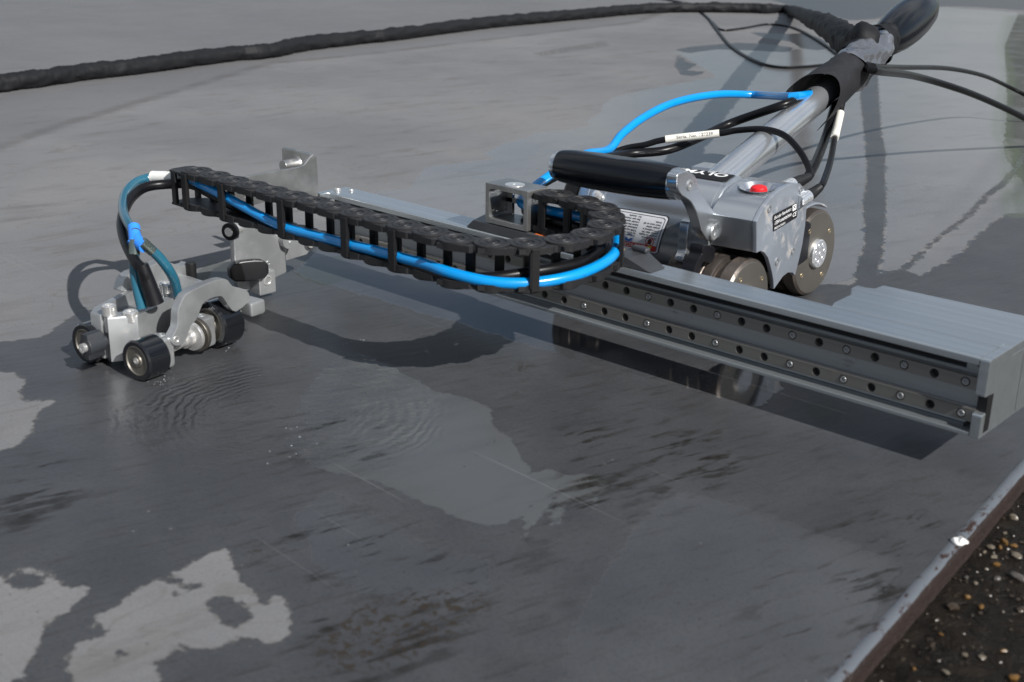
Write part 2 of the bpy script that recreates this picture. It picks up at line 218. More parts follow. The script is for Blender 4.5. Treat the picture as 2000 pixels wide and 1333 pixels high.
def plastic(name, base, rough, spread=.15, scale=90, wear=0.0, wear_col=(.25, .25, .25), coat=0.0, bump=0.0, spec=0.5, dust=0.0, dust_col=(.14, .13, .12)):
    k = NT(name); k.set(Roughness=rough, Coat_Weight=coat, Specular_IOR_Level=spec); k.b.inputs['Coat Roughness'].default_value = .08
    a = k.noise(k.coords(), scale, 6, .65)
    col = k.mix(a, tuple(x * .8 for x in base), tuple(min(1, x * 1.2) for x in base))
    if wear > 0:
        w = k.ramp(k.noise(k.coords(), scale * 4, 5, .8), .72 - wear * .2, .78 - wear * .2)
        col = k.mix(w, col, wear_col)
    if dust > 0:
        w = k.ramp(k.noise(k.coords(), scale * .4, 6, .7), .42, .75)
        g = k.n('NewGeometry'); sx = k.n('SeparateXYZ'); k.l(g.outputs['Normal'], sx.inputs[0])
        up = k.ramp(sx.outputs[2], .2, .95)
        col = k.mix(k.math('MULTIPLY', k.math('MULTIPLY', w, up), dust), col, dust_col)
    k.l(col, k.b.inputs['Base Color'])
    k.l(k.math('ADD', rough - spread * .5, k.math('MULTIPLY', a, spread)), k.b.inputs['Roughness'])
    if bump: k.l(k.bump(a, bump * S), k.b.inputs['Normal'])
    return k.m

M = {}
M['rail'] = metal('anodised aluminium', (.56, .60, .62), .25, .10, 700, (.006, 1, 1), wear=.055, met=.85)
M['rail_web'] = metal('anodised aluminium web', (.40, .42, .44), .42, .14, 300, (.012, 1, 1), dirt=.14, met=.7, dirt_col=(.10, .085, .07))
M['alu'] = metal('machined aluminium', (.66, .69, .72), .25, .10, 160, (.05, .4, .4), wear=.06, met=.9)
M['alu_plate'] = metal('muddy end plate aluminium', (.46, .50, .56), .38, .12, 50, dirt=.40, dirt_col=(.33, .28, .22), wear=.14, met=.7)
M['alu_sat'] = metal('satin stainless', (.42, .43, .435), .34, .14, 110, wear=.16, dirt=.06, met=.68)
M['alu_blast'] = metal('blasted steel', (.42, .42, .41), .36, .16, 130, wear=.18, dirt=.06, met=.9)
M['guide'] = metal('hardened guide steel', (.26, .25, .235), .36, .16, 400, (.012, 1, 1), wear=.1, dirt=.03)
M['bright'] = metal('bright steel', (.78, .77, .75), .20, .10, 90, wear=.06)
M['chrome'] = metal('chrome', (.82, .84, .86), .10, .06, 90, wear=.03)
M['pole'] = metal('polished pole aluminium', (.70, .73, .76), .24, .08, 40, wear=.06, met=.85)
M['dark_plate'] = metal('dark anodised plate', (.16, .165, .175), .42, .12, 80, met=.8, wear=.12, dirt=.04)
M['disc'] = metal('dirty wheel disc steel', (.21, .195, .172), .46, .14, 40, wear=.2, dirt=.10, dirt_col=(.12, .09, .06), met=.85)
M['rusty'] = metal('grimy wheel rim', (.10, .085, .075), .42, .3, 60, wear=.4, dirt=.5, dirt_col=(.05, .03, .02), met=.7, bump=.25)
M['chain'] = plastic('chain plastic', (.013, .013, .0145), .50, .2, 120, wear=.3, wear_col=(.13, .12, .12), bump=.12, dust=.5, dust_col=(.055, .053, .051), spec=.4)
M['chain_bar'] = plastic('chain crossbar plastic', (.010, .010, .011), .46, .2, 120, wear=.12, wear_col=(.08, .08, .08), bump=.08, spec=.3)
M['grip'] = plastic('black lacquer grip', (.005, .006, .008), .22, .10, 30, wear=.05, wear_col=(.10, .10, .10), coat=.15, spec=.4)
M['black'] = plastic('black plastic', (.007, .007, .009), .34, .14, 70, spec=.4)
M['rubber'] = plastic('black rubber', (.010, .010, .011), .50, .18, 60, dust=.2, bump=.06, dust_col=(.05, .05, .05), spec=.35)
M['tyre'] = plastic('wet black tyre', (.008, .009, .011), .14, .10, 40, coat=.6, bump=.15)
M['cable'] = plastic('black cable jacket', (.006, .006, .007), .32, .12, 60, dust=.10, dust_col=(.03, .03, .03), spec=.22)
M['fabric'] = plastic('black sleeve fabric', (.010, .0105, .012), .62, .2, 220, bump=.5, dust=.2, dust_col=(.03, .03, .032), spec=.2)
M['flap'] = plastic('dark rubberised cloth', (.016, .016, .018), .60, .15, 500, bump=.35, dust=.3, dust_col=(.06, .06, .06), spec=.25)
M['blue'] = plastic('blue hose plastic', (.001, .25, .64), .26, .08, 20, coat=.25)
M['blue_dark'] = plastic('bright blue fitting', (.03, .24, .82), .42, .08, 30)
M['white'] = plastic('white plastic', (.74, .73, .70), .42, .1, 60, wear=.08, wear_col=(.42, .4, .37))
M['tag'] = plastic('cream cable tag', (.72, .70, .63), .45, .1, 60, wear=.06, wear_col=(.5, .47, .4))
M['tape'] = metal('silver duct tape', (.27, .28, .31), .27, .12, 90, met=.75, wear=.2, bump=.8)
M['red'] = plastic('red button plastic', (.68, .015, .02), .34, .08, 40)
M['white_print'] = plastic('white print', (.80, .80, .80), .5, .05)
M['black_print'] = plastic('black print', (.012, .012, .014), .42, .1)
M['red_print'] = plastic('red print', (.62, .04, .03), .45, .05)
M['blue_print'] = plastic('blue print', (.03, .12, .40), .45, .05)
M['yellow_print'] = plastic('yellow print', (.75, .60, .03), .45, .05)
M['orange_print'] = plastic('orange sticker', (.80, .17, .03), .5, .05)
M['label_white'] = plastic('white label film', (.74, .76, .80), .35, .06)
M['label_dark'] = plastic('dark label film', (.016, .016, .018), .62, .06, spec=.15, wear=.04, wear_col=(.3, .25, .18))
M['grey_knob'] = plastic('dark grey knob', (.030, .033, .038), .46, .1, 60, bump=.03, spec=.3)
M['pin_brass'] = metal('brass screw', (.42, .34, .22), .35, .1)
k = NT('clear blue tube'); k.set(Base_Color=(.028, .155, .235), Roughness=.10, Transmission_Weight=.35, IOR=1.42, Coat_Weight=.4); M['clear'] = k.m
k = NT('barb seen through tube'); k.set(Base_Color=(.20, .24, .22), Roughness=.18, Metallic=.8); M['barb'] = k.m

# ------------------------------------------------------------------ mesh helpers (millimetres, world frame unless a matrix is given)
BASE = {}
def new_obj(name, bm, mat, parent=None, ang=35, label=None):
    me = bpy.data.meshes.new(name)
    off = BASE.get(parent, Vector((0, 0, 0)))
    for v in bm.verts: v.co = (v.co - off) * S
    bm.normal_update()
    bm.to_mesh(me); bm.free()
    for p in me.polygons: p.use_smooth = True
    me.set_sharp_from_angle(angle=R(ang))
    for mm in (mat if isinstance(mat, (list, tuple)) else [mat]): me.materials.append(mm)
    o = bpy.data.objects.new(name, me); COL.objects.link(o)
    if parent: o.parent = parent; BASE[o] = off
    else: BASE[o] = off
    if label: o['label'] = label
    if ang == 35:
        wn = o.modifiers.new('normals', 'WEIGHTED_NORMAL'); wn.keep_sharp = True; wn.weight = 80
    return o
def thing(name, label, cat, base=(0, 0, 0), group=None):
    o = bpy.data.objects.new(name, None); COL.objects.link(o); o.empty_display_size = .02
    o.location = Vector(base) * S; BASE[o] = Vector(base)
    tag(o, label, cat, group); return o
def tag(o, label, cat, group=None):
    o['label'] = label; o['category'] = cat
    if group: o['group'] = group
    return o
def structure(o): o['kind'] = 'structure'; return o
def dup(src, name, loc, mat3=None, parent=None):
    """another piece sharing src's mesh; loc in mm world, mat3 its axes"""
    o = src.copy(); COL.objects.link(o); o.name = name
    off = BASE.get(parent, Vector((0, 0, 0)))
    mm = (mat3.to_4x4() if mat3 else Matrix.Identity(4)); mm.translation = (Vector(loc) - off) * S
    o.parent = parent; o.matrix_parent_inverse = Matrix.Identity(4); o.matrix_local = mm
    BASE[o] = Vector(loc); return o
def frame(axis, up=(0, 0, 1)):
    z = Vector(axis).normalized(); x = Vector(up).cross(z)
    if x.length < 1e-4: x = Vector((1, 0, 0))
    x.normalize(); y = z.cross(x)
    return Matrix((x, y, z)).transposed()
ID = Matrix.Identity(4)
def xf(bm, mat):
    if mat is not None:
        for v in bm.verts: v.co = mat @ v.co
    return bm
def join(a, b):
    me = bpy.data.meshes.new('tmp'); b.to_mesh(me); b.free(); a.from_mesh(me); bpy.data.meshes.remove(me); return a
def bevel(bm, w, seg=2, ang=30):
    if w <= 0: return bm
    bm.normal_update()
    ed = [e for e in bm.edges if len(e.link_faces) == 2 and e.calc_face_angle(0) > R(ang)]
    bmesh.ops.bevel(bm, geom=ed, offset=w, segments=seg, profile=.5, affect='EDGES', clamp_overlap=True); return bm
def box(x0, x1, y0, y1, z0, z1, b=0.0, mat=None):
    bm = bmesh.new(); bmesh.ops.create_cube(bm, size=1)
    for v in bm.verts:
        v.co = Vector((x0 + (v.co.x + .5) * (x1 - x0), y0 + (v.co.y + .5) * (y1 - y0), z0 + (v.co.z + .5) * (z1 - z0)))
    return xf(bevel(bm, b), mat)
def prism(poly, a0, a1, axes='yzx', b=0.0, mat=None, seg=2):
    """poly in the first two axes, extruded a0..a1 along the third"""
    ii = ['xyz'.index(q) for q in axes]
    bm = bmesh.new(); lo = []; hi = []
    for p in poly:
        for L, a in ((lo, a0), (hi, a1)):
            q = [0, 0, 0]; q[ii[0]] = p[0]; q[ii[1]] = p[1]; q[ii[2]] = a; L.append(bm.verts.new(q))
    n = len(poly)
    bm.faces.new(lo); bm.faces.new(hi)
    for i in range(n): bm.faces.new((lo[i], lo[(i + 1) % n], hi[(i + 1) % n], hi[i]))
    bmesh.ops.recalc_face_normals(bm, faces=bm.faces)
    if b: bevel(bm, b, seg)
    big = [f for f in bm.faces if len(f.verts) > 4]
    bmesh.ops.triangulate(bm, faces=big)
    return xf(bm, mat)
def smooth_poly(p, n=3, closed=True):
    out = []; N = len(p)
    for i in range(N if closed else N - 1):
        p0, p1, p2, p3 = (Vector(p[j % N] if closed else p[min(max(j, 0), N - 1)]) for j in (i - 1, i, i + 1, i + 2))
        for k in range(n):
            t = k / n
            out.append(.5 * ((2 * p1) + (p2 - p0) * t + (2 * p0 - 5 * p1 + 4 * p2 - p3) * t * t + (3 * p1 - p0 - 3 * p2 + p3) * t ** 3))
    if not closed: out.append(Vector(p[-1]))
    return out
def lathe(prof, o=(0, 0, 0), axis=(0, 0, 1), seg=24, a0=0, a1=360, up=(0, 0, 1), bm=None):
    """prof: (radius, height) pairs"""
    bm = bm or bmesh.new(); F = frame(axis, up); o = Vector(o); rings = []
    full = abs(a1 - a0) >= 359.9; ns = seg if full else seg + 1
    for r, h in prof:
        if r < 1e-5: rings.append([bm.verts.new(o + F @ Vector((0, 0, h)))]); continue
        rings.append([bm.verts.new(o + F @ Vector((r * math.cos(R(a0 + (a1 - a0) * i / seg)), r * math.sin(R(a0 + (a1 - a0) * i / seg)), h))) for i in range(ns)])
    for A, B in zip(rings, rings[1:]):
        for i in range(seg):
            j = (i + 1) % ns
            if len(A) == 1 and len(B) == 1: continue
            if len(A) == 1: bm.faces.new((A[0], B[i], B[j]))
            elif len(B) == 1: bm.faces.new((A[i], A[j], B[0]))
            else: bm.faces.new((A[i], A[j], B[j], B[i]))
    bmesh.ops.recalc_face_normals(bm, faces=bm.faces)
    return bm
def sweep(pts, r, seg=12, n=6, caps=True, bm=None, squash=None, wob=0.0):
    """round tube through the points (Catmull-Rom); r a number or one radius per point"""
    P = smooth_poly([Vector(p) for p in pts], n, False)
    rr = [r] * len(P) if isinstance(r, (int, float)) else [r[min(i // n, len(r) - 1)] * (1 - (i % n) / n) + r[min(i // n + 1, len(r) - 1)] * ((i % n) / n) for i in range(len(P))]
    bm = bm or bmesh.new(); rings = []; up = None
    for i, p in enumerate(P):
        t = (P[min(i + 1, len(P) - 1)] - P[max(i - 1, 0)]).normalized()
        if up is None: up = Vector((0, 0, 1)) if abs(t.z) < .9 else Vector((1, 0, 0))
        x = (up - t * up.dot(t)).normalized(); y = t.cross(x); up = x
        ring = []
        for k in range(seg):
            a = 2 * math.pi * k / seg
            q = rr[i] * (1 + (random.uniform(-wob, wob) if wob else 0))
            ring.append(bm.verts.new(p + x * q * math.cos(a) + y * q * math.sin(a)))
        rings.append(ring)
    for A, B in zip(rings, rings[1:]):
        for i in range(seg): bm.faces.new((A[i], A[(i + 1) % seg], B[(i + 1) % seg], B[i]))
    if caps: bm.faces.new(rings[0]); bm.faces.new(rings[-1])
    bmesh.ops.recalc_face_normals(bm, faces=bm.faces)
    return bm
def screw_bm(r=3.2, h=2.2, rec=1.0):
    bm = lathe([(r, 0), (r, h * .75), (r * .9, h), (r * .55, h), (r * .5, h - .1)], seg=20)
    hx = lathe([(r * .5, h - .1), (r * .47, h - rec), (0, h - rec)], seg=6)
    return join(bm, hx)
def text_bm(s, size, bold=0.0, depth=0.0):
    cu = bpy.data.curves.new('t', 'FONT'); cu.body = s; cu.size = size; cu.offset = bold; cu.extrude = depth; cu.resolution_u = 3
    o = bpy.data.objects.new('t', cu); COL.objects.link(o)
    dg = bpy.context.evaluated_depsgraph_get()
    me = bpy.data.meshes.new_from_object(o.evaluated_get(dg))
    bm = bmesh.new(); bm.from_mesh(me)
    bpy.data.objects.remove(o); bpy.data.curves.remove(cu); bpy.data.meshes.remove(me)
    return bm
def width(bm): return max((v.co.x for v in bm.verts), default=0)
SCREW = {}
def screw(parent, loc, axis, r=3.2, h=2.2, mat='bright', name='bolt'):
    key = (r, h, mat)
    if key not in SCREW:
        o = new_obj(name, screw_bm(r, h), M[mat]); SCREW[key] = o
        o.parent = parent; mm = frame(axis).to_4x4(); mm.translation = (Vector(loc) - BASE[parent]) * S
        o.matrix_local = mm; BASE[o] = Vector(loc); return o
    return dup(SCREW[key], name, loc, frame(axis), parent)

# ------------------------------------------------------------------ ground
EDGE = lambda y: 36 - .09 * y          # the plate's sawn edge runs along this line
def sdf(poly, X, Y):
    """signed distance in mm, positive inside"""
    P = np.array(poly, float); Q = np.roll(P, -1, 0); d2 = np.full(X.shape, 1e18); ins = np.zeros(X.shape, bool)
    for (ax, ay), (bx, by) in zip(P, Q):
        ex, ey = bx - ax, by - ay; L = ex * ex + ey * ey + 1e-9
        t = np.clip(((X - ax) * ex + (Y - ay) * ey) / L, 0, 1)
        d2 = np.minimum(d2, (X - ax - t * ex) ** 2 + (Y - ay - t * ey) ** 2)
        c1 = (ay > Y) != (by > Y)
        with np.errstate(divide='ignore', invalid='ignore'):
            xi = (bx - ax) * (Y - ay) / (by - ay + 1e-12) + ax
        ins ^= c1 & (X < xi)
    return np.where(ins, 1, -1) * np.sqrt(d2)
def steps(seq):
    o = [0.0]
    for end, st in seq:
        while o[-1] < end: o.append(o[-1] + st)
    return np.array(o)
s_ = steps([(760, 4.5), (1100, 8), (2200, 20), (6000, 80), (60000, 3000)])
yp = steps([(620, 4.5), (1100, 8), (2600, 20), (7000, 90), (60000, 3000)])
yn = -steps([(480, 4.5), (900, 8), (3000, 100), (40000, 3000)])[1:][::-1]
ys = np.concatenate([yn, yp])
SS, YY = np.meshgrid(s_, ys); XX = EDGE(YY) - 6.0 - SS
nx, ny = len(s_), len(ys)
verts = np.stack([XX, YY, np.zeros_like(XX)], -1).reshape(-1, 3) * S
idx = np.arange(nx * ny).reshape(ny, nx)
quads = np.stack([idx[:-1, 1:], idx[:-1, :-1], idx[1:, :-1], idx[1:, 1:]], -1).reshape(-1, 4)
me = bpy.data.meshes.new('steel_plate')
me.from_pydata(verts.tolist(), [], quads.tolist())
wet = sdf(D['wet'], XX, YY)
for p in D['dry']: wet = np.minimum(wet, -sdf(p, XX, YY))
for p in D['damp_and_refl']: wet = np.maximum(wet, sdf(p, XX, YY))  # real damp spots, plus dark reflections painted as wet streaks and patches
def union(ps):
    q = sdf(ps[0], XX, YY)
    for p in ps[1:]: q = np.maximum(q, sdf(p, XX, YY))
    return q
film = union(D['film'])
band = union(D['damp_and_refl'])
film = np.minimum(film, -band)
for nm, arr in (('wet', wet), ('film', film), ('green_refl', union(D['green_refl'])), ('stain', union(D['stain'])), ('rust', union(D['rust'])), ('pale', np.maximum(sdf(D['film'][0], XX, YY), np.full(XX.shape, -60.0))), ('pale2', np.maximum(sdf(D['film'][1], XX, YY), sdf(D['film'][3], XX, YY))), ('far', sdf(D['far'], XX, YY)), ('mirror', sdf(D['film'][2], XX, YY)), ('green_refl_edge', sdf(D['green_refl'][0], XX, YY) * .35)):
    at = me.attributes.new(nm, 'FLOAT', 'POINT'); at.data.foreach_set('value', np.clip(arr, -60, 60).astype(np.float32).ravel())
plate = bpy.data.objects.new('steel_plate', me); COL.objects.link(plate); structure(plate)
BASE[plate] = Vector((0, 0, 0))

k = NT('weathered steel plate with water film')
geo = k.coords()
def at(n): x = k.n('Attribute'); x.attribute_name = n; return x.outputs['Fac']
n_edge = k.math('ADD', k.math('MULTIPLY', k.math('SUBTRACT', k.noise(geo, 38, 6, .68), .5), 24), k.math('MULTIPLY', k.math('SUBTRACT', k.noise(geo, 160, 3, .6), .5), 7))
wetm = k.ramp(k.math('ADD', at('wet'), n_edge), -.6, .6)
filmm = k.ramp(k.math('ADD', at('film'), k.math('MULTIPLY', n_edge, .8)), -.6, .6)
rim = k.math('MULTIPLY', k.ramp(k.math('ADD', at('wet'), n_edge), -1.8, 0), k.math('SUBTRACT', 1, k.ramp(k.math('ADD', at('wet'), n_edge), 0, 1.5)))
drag = k.coords((9, 30, 1), (0, 0, R(-80)))            # brushed direction of the dirt
n_drag = k.noise(drag, 1.0, 7, .62, .3); n_drag2 = k.noise(k.coords((30, 150, 1), (0, 0, R(-74))), 1.0, 5, .6, .4)
n_big = k.noise(geo, 2.2, 5, .6); n_mid = k.noise(geo, 11, 5, .6); n_fine = k.noise(geo, 900, 3, .7)
dry_c = k.mix(k.ramp(n_big, .35, .66), (.158, .159, .163), (.208, .205, .204))
dry_c = k.mix(k.math('MULTIPLY', k.ramp(n_drag, .50, .74), .55), dry_c, (.105, .098, .090))
grain = k.noise(geo, 1300, 3, .7)
dry_c = k.mix(k.ramp(grain, .35, .7, 0, .34), dry_c, (.075, .075, .077))
dry_c = k.mix(k.math('MULTIPLY', k.ramp(n_mid, .55, .8), .35), dry_c, (.215, .212, .21))
far = k.ramp(k.math('ADD', at('far'), k.math('MULTIPLY', n_edge, 2)), -40, 40)
dry_c = k.mix(k.math('MULTIPLY', far, .55), dry_c, (.120, .121, .125))
seam = k.math('MULTIPLY', k.math('SUBTRACT', 1, k.ramp(k.math('ABSOLUTE', k.math('ADD', at('far'), k.math('MULTIPLY', n_edge, 1.4))), 2, 26)), k.ramp(n_mid, .3, .6, .15, .5))
dry_c = k.mix(seam, dry_c, (.070, .065, .062))
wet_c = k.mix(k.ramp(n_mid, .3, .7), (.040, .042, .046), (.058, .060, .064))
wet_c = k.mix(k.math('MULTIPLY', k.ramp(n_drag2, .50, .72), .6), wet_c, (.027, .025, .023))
grain2 = k.noise(geo, 420, 4, .75)
wet_c = k.mix(k.ramp(grain, .42, .72, 0, .45), wet_c, (.085, .085, .088))
wet_c = k.mix(k.ramp(grain2, .48, .70, 0, .55), wet_c, (.026, .026, .027))
dry_c = k.mix(k.ramp(grain2, .46, .72, 0, .40), dry_c, (.095, .093, .092))
scr = k.ramp(k.noise(k.coords((6, 300, 1), (0, 0, R(-66))), 1, 3, .6), .66, .74)
wet_c = k.mix(k.math('MULTIPLY', scr, .30), wet_c, (.10, .10, .105))
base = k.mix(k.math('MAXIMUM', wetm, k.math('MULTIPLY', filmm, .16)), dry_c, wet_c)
pale = k.ramp(k.math('ADD', at('pale'), k.math('MULTIPLY', n_edge, .8)), -.8, .8)
pale2 = k.math('MULTIPLY', k.ramp(k.math('ADD', at('pale2'), k.math('MULTIPLY', n_edge, 1.5)), -5, 3, 0, .24), k.ramp(k.noise(geo, 5, 3, .5), .3, .6, .35, 1.0))
vs = k.n('VectorMath', operation='DISTANCE'); k.l(geo, vs.inputs[0]); vs.inputs[1].default_value = (-.455, -.315, 0)
pale = k.math('MULTIPLY', k.math('MAXIMUM', k.math('MULTIPLY', pale, k.ramp(k.math('ADD', vs.outputs['Value'], k.math('MULTIPLY', k.math('SUBTRACT', n_drag2, .5), .16)), .135, .225)), pale2), k.ramp(n_drag, .46, .74, 1.0, .6))
base = k.mix(pale, base, (.084, .088, .090))  # sky reflection on the water film, painted as a paler base colour
cont = k.noise(k.coords((1, 2.2, 1), (0, 0, R(-70))), 5.5, 2, .5, .9)
cont = k.math('ABSOLUTE', k.math('SUBTRACT', k.math('FRACT', k.math('MULTIPLY', cont, 9)), .5))
cont = k.math('MULTIPLY', k.math('SUBTRACT', 1, k.ramp(cont, .0, .10)), k.ramp(n_mid, .42, .62))
base = k.mix(k.math('MULTIPLY', cont, k.math('MULTIPLY', k.math('SUBTRACT', 1, k.math('MULTIPLY', wetm, .8)), .30)), base, (.085, .070, .055))
stain = k.math('MULTIPLY', k.ramp(at('stain'), -22, 14), k.ramp(k.math('ADD', k.math('MULTIPLY', n_drag, .55), k.math('MULTIPLY', n_drag2, .5)), .535, .60))
stain = k.math('MULTIPLY', stain, k.ramp(k.noise(geo, 26, 4, .65), .40, .60, .30, 1.0))
base = k.mix(k.math('MULTIPLY', stain, .92), base, (.013, .011, .008))
gl = k.math('MULTIPLY', k.ramp(k.math('ADD', k.math('MULTIPLY', n_drag, .6), k.math('MULTIPLY', n_drag2, .4)), .62, .70), .35)
base = k.mix(gl, base, (.035, .029, .023))
vo = k.n('TexVoronoi'); vo.inputs['Scale'].default_value = 150; k.l(geo, vo.inputs['Vector'])
pit = k.math('MULTIPLY', k.math('SUBTRACT', 1, k.ramp(vo.outputs['Distance'], .05, .14)), k.ramp(k.noise(geo, 24, 3, .6), .50, .62))
base = k.mix(k.math('MULTIPLY', pit, .75), base, (.022, .018, .014))
vo2 = k.n('TexVoronoi'); vo2.inputs['Scale'].default_value = 95; k.l(geo, vo2.inputs['Vector'])
lite = k.math('MULTIPLY', k.math('SUBTRACT', 1, k.ramp(vo2.outputs['Distance'], .04, .09)), k.ramp(k.noise(geo, 17, 3, .6), .56, .66))
base = k.mix(k.math('MULTIPLY', lite, .6), base, (.26, .25, .23))
rn = k.noise(geo, 190, 5, .75, .5)
rust = k.math('MULTIPLY', k.ramp(at('rust'), -9, 6), k.ramp(rn, .50, .57))
base = k.mix(k.math('MULTIPLY', rust, .85), base, (.029, .021, .013))
speck = k.ramp(k.noise(geo, 420, 2, .5), .745, .775)
base = k.mix(k.math('MULTIPLY', speck, .55), base, (.035, .028, .022))
grn = k.math('MULTIPLY', k.ramp(k.math('ADD', at('green_refl'), n_edge), -2, 3), k.ramp(n_mid, .25, .6, .45, 1.0))
base = k.mix(k.math('MULTIPLY', grn, .8), base, (.034, .040, .028))  # green reflections of the surroundings, painted into the plate colour
gln = k.math('MULTIPLY', k.ramp(at('green_refl_edge'), -7, -3), k.math('SUBTRACT', 1, k.ramp(at('green_refl_edge'), 3, 8)))
base = k.mix(k.math('MULTIPLY', gln, k.ramp(n_mid, .3, .55, .2, .65)), base, (.085, .105, .070))  # lighter wavy border of the painted green reflection
base = k.mix(k.math('MULTIPLY', rim, .6), base, (.062, .059, .055))
hair = k.ramp(k.noise(k.coords((3, 420, 1), (0, 0, R(4))), 1, 2, .5), .70, .76)
base = k.mix(k.math('MULTIPLY', hair, .24), base, (.30, .30, .30))
k.l(base, k.b.inputs['Base Color'])
rgh = k.math('ADD', .50, k.math('MULTIPLY', n_mid, .16))
rgh = k.math('SUBTRACT', rgh, k.math('MULTIPLY', wetm, k.math('ADD', .22, k.math('MULTIPLY', n_mid, .10))))
flat = k.math('SUBTRACT', 1, filmm)
rgh = k.math('ADD', k.math('MULTIPLY', rgh, flat), k.math('MULTIPLY', filmm, k.ramp(at('mirror'), -6, 6, .20, .09)))
k.l(rgh, k.b.inputs['Roughness'])
k.l(k.math('ADD', .26, k.math('MULTIPLY', filmm, .22)), k.b.inputs['Specular IOR Level'])
# ripples spreading from the jets of the sled, fine tooth of the paint elsewhere
pos = k.n('TexCoord'); vd = k.n('VectorMath', operation='DISTANCE'); k.l(pos.outputs['Object'], vd.inputs[0]); vd.inputs[1].default_value = (-.371, -.232, 0)
dist = k.math('ADD', vd.outputs['Value'], k.math('MULTIPLY', k.noise(geo, 16, 4, .65), .035))
wave = k.math('SINE', k.math('MULTIPLY', dist, 900))
zone = k.math('MULTIPLY', k.ramp(vd.outputs['Value'], .030, .060), k.math('SUBTRACT', 1, k.ramp(vd.outputs['Value'], .085, .125)))
zone = k.math('MULTIPLY', zone, k.ramp(k.noise(geo, 12, 3, .6), .40, .62))
zone = k.math('MULTIPLY', zone, wetm)
b1 = k.bump(k.math('MULTIPLY', wave, zone), .00042)
zone = k.math('MULTIPLY', k.math('SUBTRACT', 1, k.ramp(vd.outputs['Value'], .05, .12)), wetm)
b1 = k.bump(k.math('MULTIPLY', k.noise(k.coords((60, 140, 1), (0, 0, R(-60))), 1, 4, .65, .8), zone), .0011, normal=b1)
b2 = k.bump(k.math('MULTIPLY', k.noise(geo, 22, 2, .5), filmm), .00010, normal=b1)
b3 = k.bump(k.math('MULTIPLY', k.math('ADD', k.math('MULTIPLY', n_fine, .6), k.math('MULTIPLY', n_drag2, 1.6)), flat), .00016, normal=b2)
k.l(b3, k.b.inputs['Normal'])
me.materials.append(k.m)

# worn edge of the plate: a chamfer of bare steel, then the rusty sawn face
def edge_strip(name, prof, mat, z_wob=0.0):
    bm = bmesh.new(); rows = []
    for i in range(-900, 1400, 8):
        w = random.uniform(-.5, .5)
        rows.append([bm.verts.new((EDGE(i) + a + w * .6, i, z + w * z_wob)) for a, z in prof])
    for A, B in zip(rows, rows[1:]):
        for q in range(len(prof) - 1): bm.faces.new((A[q], A[q + 1], B[q + 1], B[q]))
    bmesh.ops.recalc_face_normals(bm, faces=bm.faces)
    o = new_obj(name, bm, mat, plate, ang=60); return o
k = NT('worn plate edge'); k.set(Metallic=.55, Roughness=.42)
e = k.ramp(k.noise(k.coords((1, .45, 1)), 140, 5, .7, .4), .54, .60); e2 = k.ramp(k.noise(k.coords((1, .2, 1)), 30, 3, .6), .40, .62)
k.l(k.mix(k.math('MULTIPLY', e, e2), (.17, .185, .205), (.050, .024, .016)), k.b.inputs['Base Color']); M['edge'] = k.m
k = NT('rusty sawn face'); k.set(Roughness=.6)
k.l(k.mix(k.noise(k.coords((1, .4, 1)), 130, 5, .7), (.006, .003, .0025), (.024, .010, .006)), k.b.inputs['Base Color'])
k.l(k.bump(k.noise(k.coords(), 260, 4, .7), .002), k.b.inputs['Normal']); M['sawn'] = k.m
edge_strip('bare_edge', [(-6, 0), (-4.5, .5), (-1.0, .1), (.2, -1.6)], M['edge'], .3)
edge_strip('sawn_face', [(.2, -1.6), (1.4, -4), (.8, -9), (2.6, -14.5)], M['sawn'], .8)
bm = bmesh.new(); bmesh.ops.create_icosphere(bm, subdivisions=3, radius=1)
for v in bm.verts: v.co = Vector((EDGE(-85) - 1 + v.co.x * 4.2 + math.sin(v.co.y * 5) * .6, -87 + v.co.y * 5.2, .9 + v.co.z * 1.4 * (1 + .5 * math.sin(v.co.x * 6 + v.co.y * 4))))
tag(new_obj('paint_blob', bm, M['white']), 'small white paint blob stuck on the worn edge of the plate', 'paint blob')

k = NT('wet gravelly earth'); k.set(Roughness=.35, Specular_IOR_Level=.16)
e = k.noise(k.coords(), 60, 7, .7, .6); e2 = k.noise(k.coords(), 320, 4, .7)
c_ = k.mix(k.ramp(e, .35, .7), (.004, .003, .002), (.016, .0105, .006)); c_ = k.mix(k.math('MULTIPLY', k.ramp(e2, .62, .72), .5), c_, (.05, .034, .018))
k.l(c_, k.b.inputs['Base Color']); k.l(k.ramp(e, .3, .7, .12, .6), k.b.inputs['Roughness'])
k.l(k.bump(k.math('ADD', e, k.math('MULTIPLY', e2, .25)), .010), k.b.inputs['Normal'])
bm = bmesh.new(); bmesh.ops.create_grid(bm, x_segments=8, y_segments=8, size=60000)
for v in bm.verts: v.co.z = -13
ground = structure(new_obj('ground', bm, k.m))
def stone_bm(sx, sy, sz, seed, sub=2):
    rd = random.Random(seed); bm = bmesh.new(); bmesh.ops.create_icosphere(bm, subdivisions=sub, radius=1)
    ph = [rd.uniform(0, 6) for _ in range(4)]
    for v in bm.verts:
        q = 1 + .16 * math.sin(3.1 * v.co.x + ph[0]) + .14 * math.sin(2.7 * v.co.y + ph[1]) + .12 * math.sin(3.7 * v.co.z + ph[2]) + rd.uniform(-.13, .13)
        v.co = Vector((v.co.x * q * sx, v.co.y * q * sy, v.co.z * q * sz))
    return bm
def stone_mat(nm, c1, c2):
    k = NT(nm); k.set(Roughness=.35); k.l(k.mix(k.noise(k.coords(), 300, 5, .7), c1, c2), k.b.inputs['Base Color']); return k.m
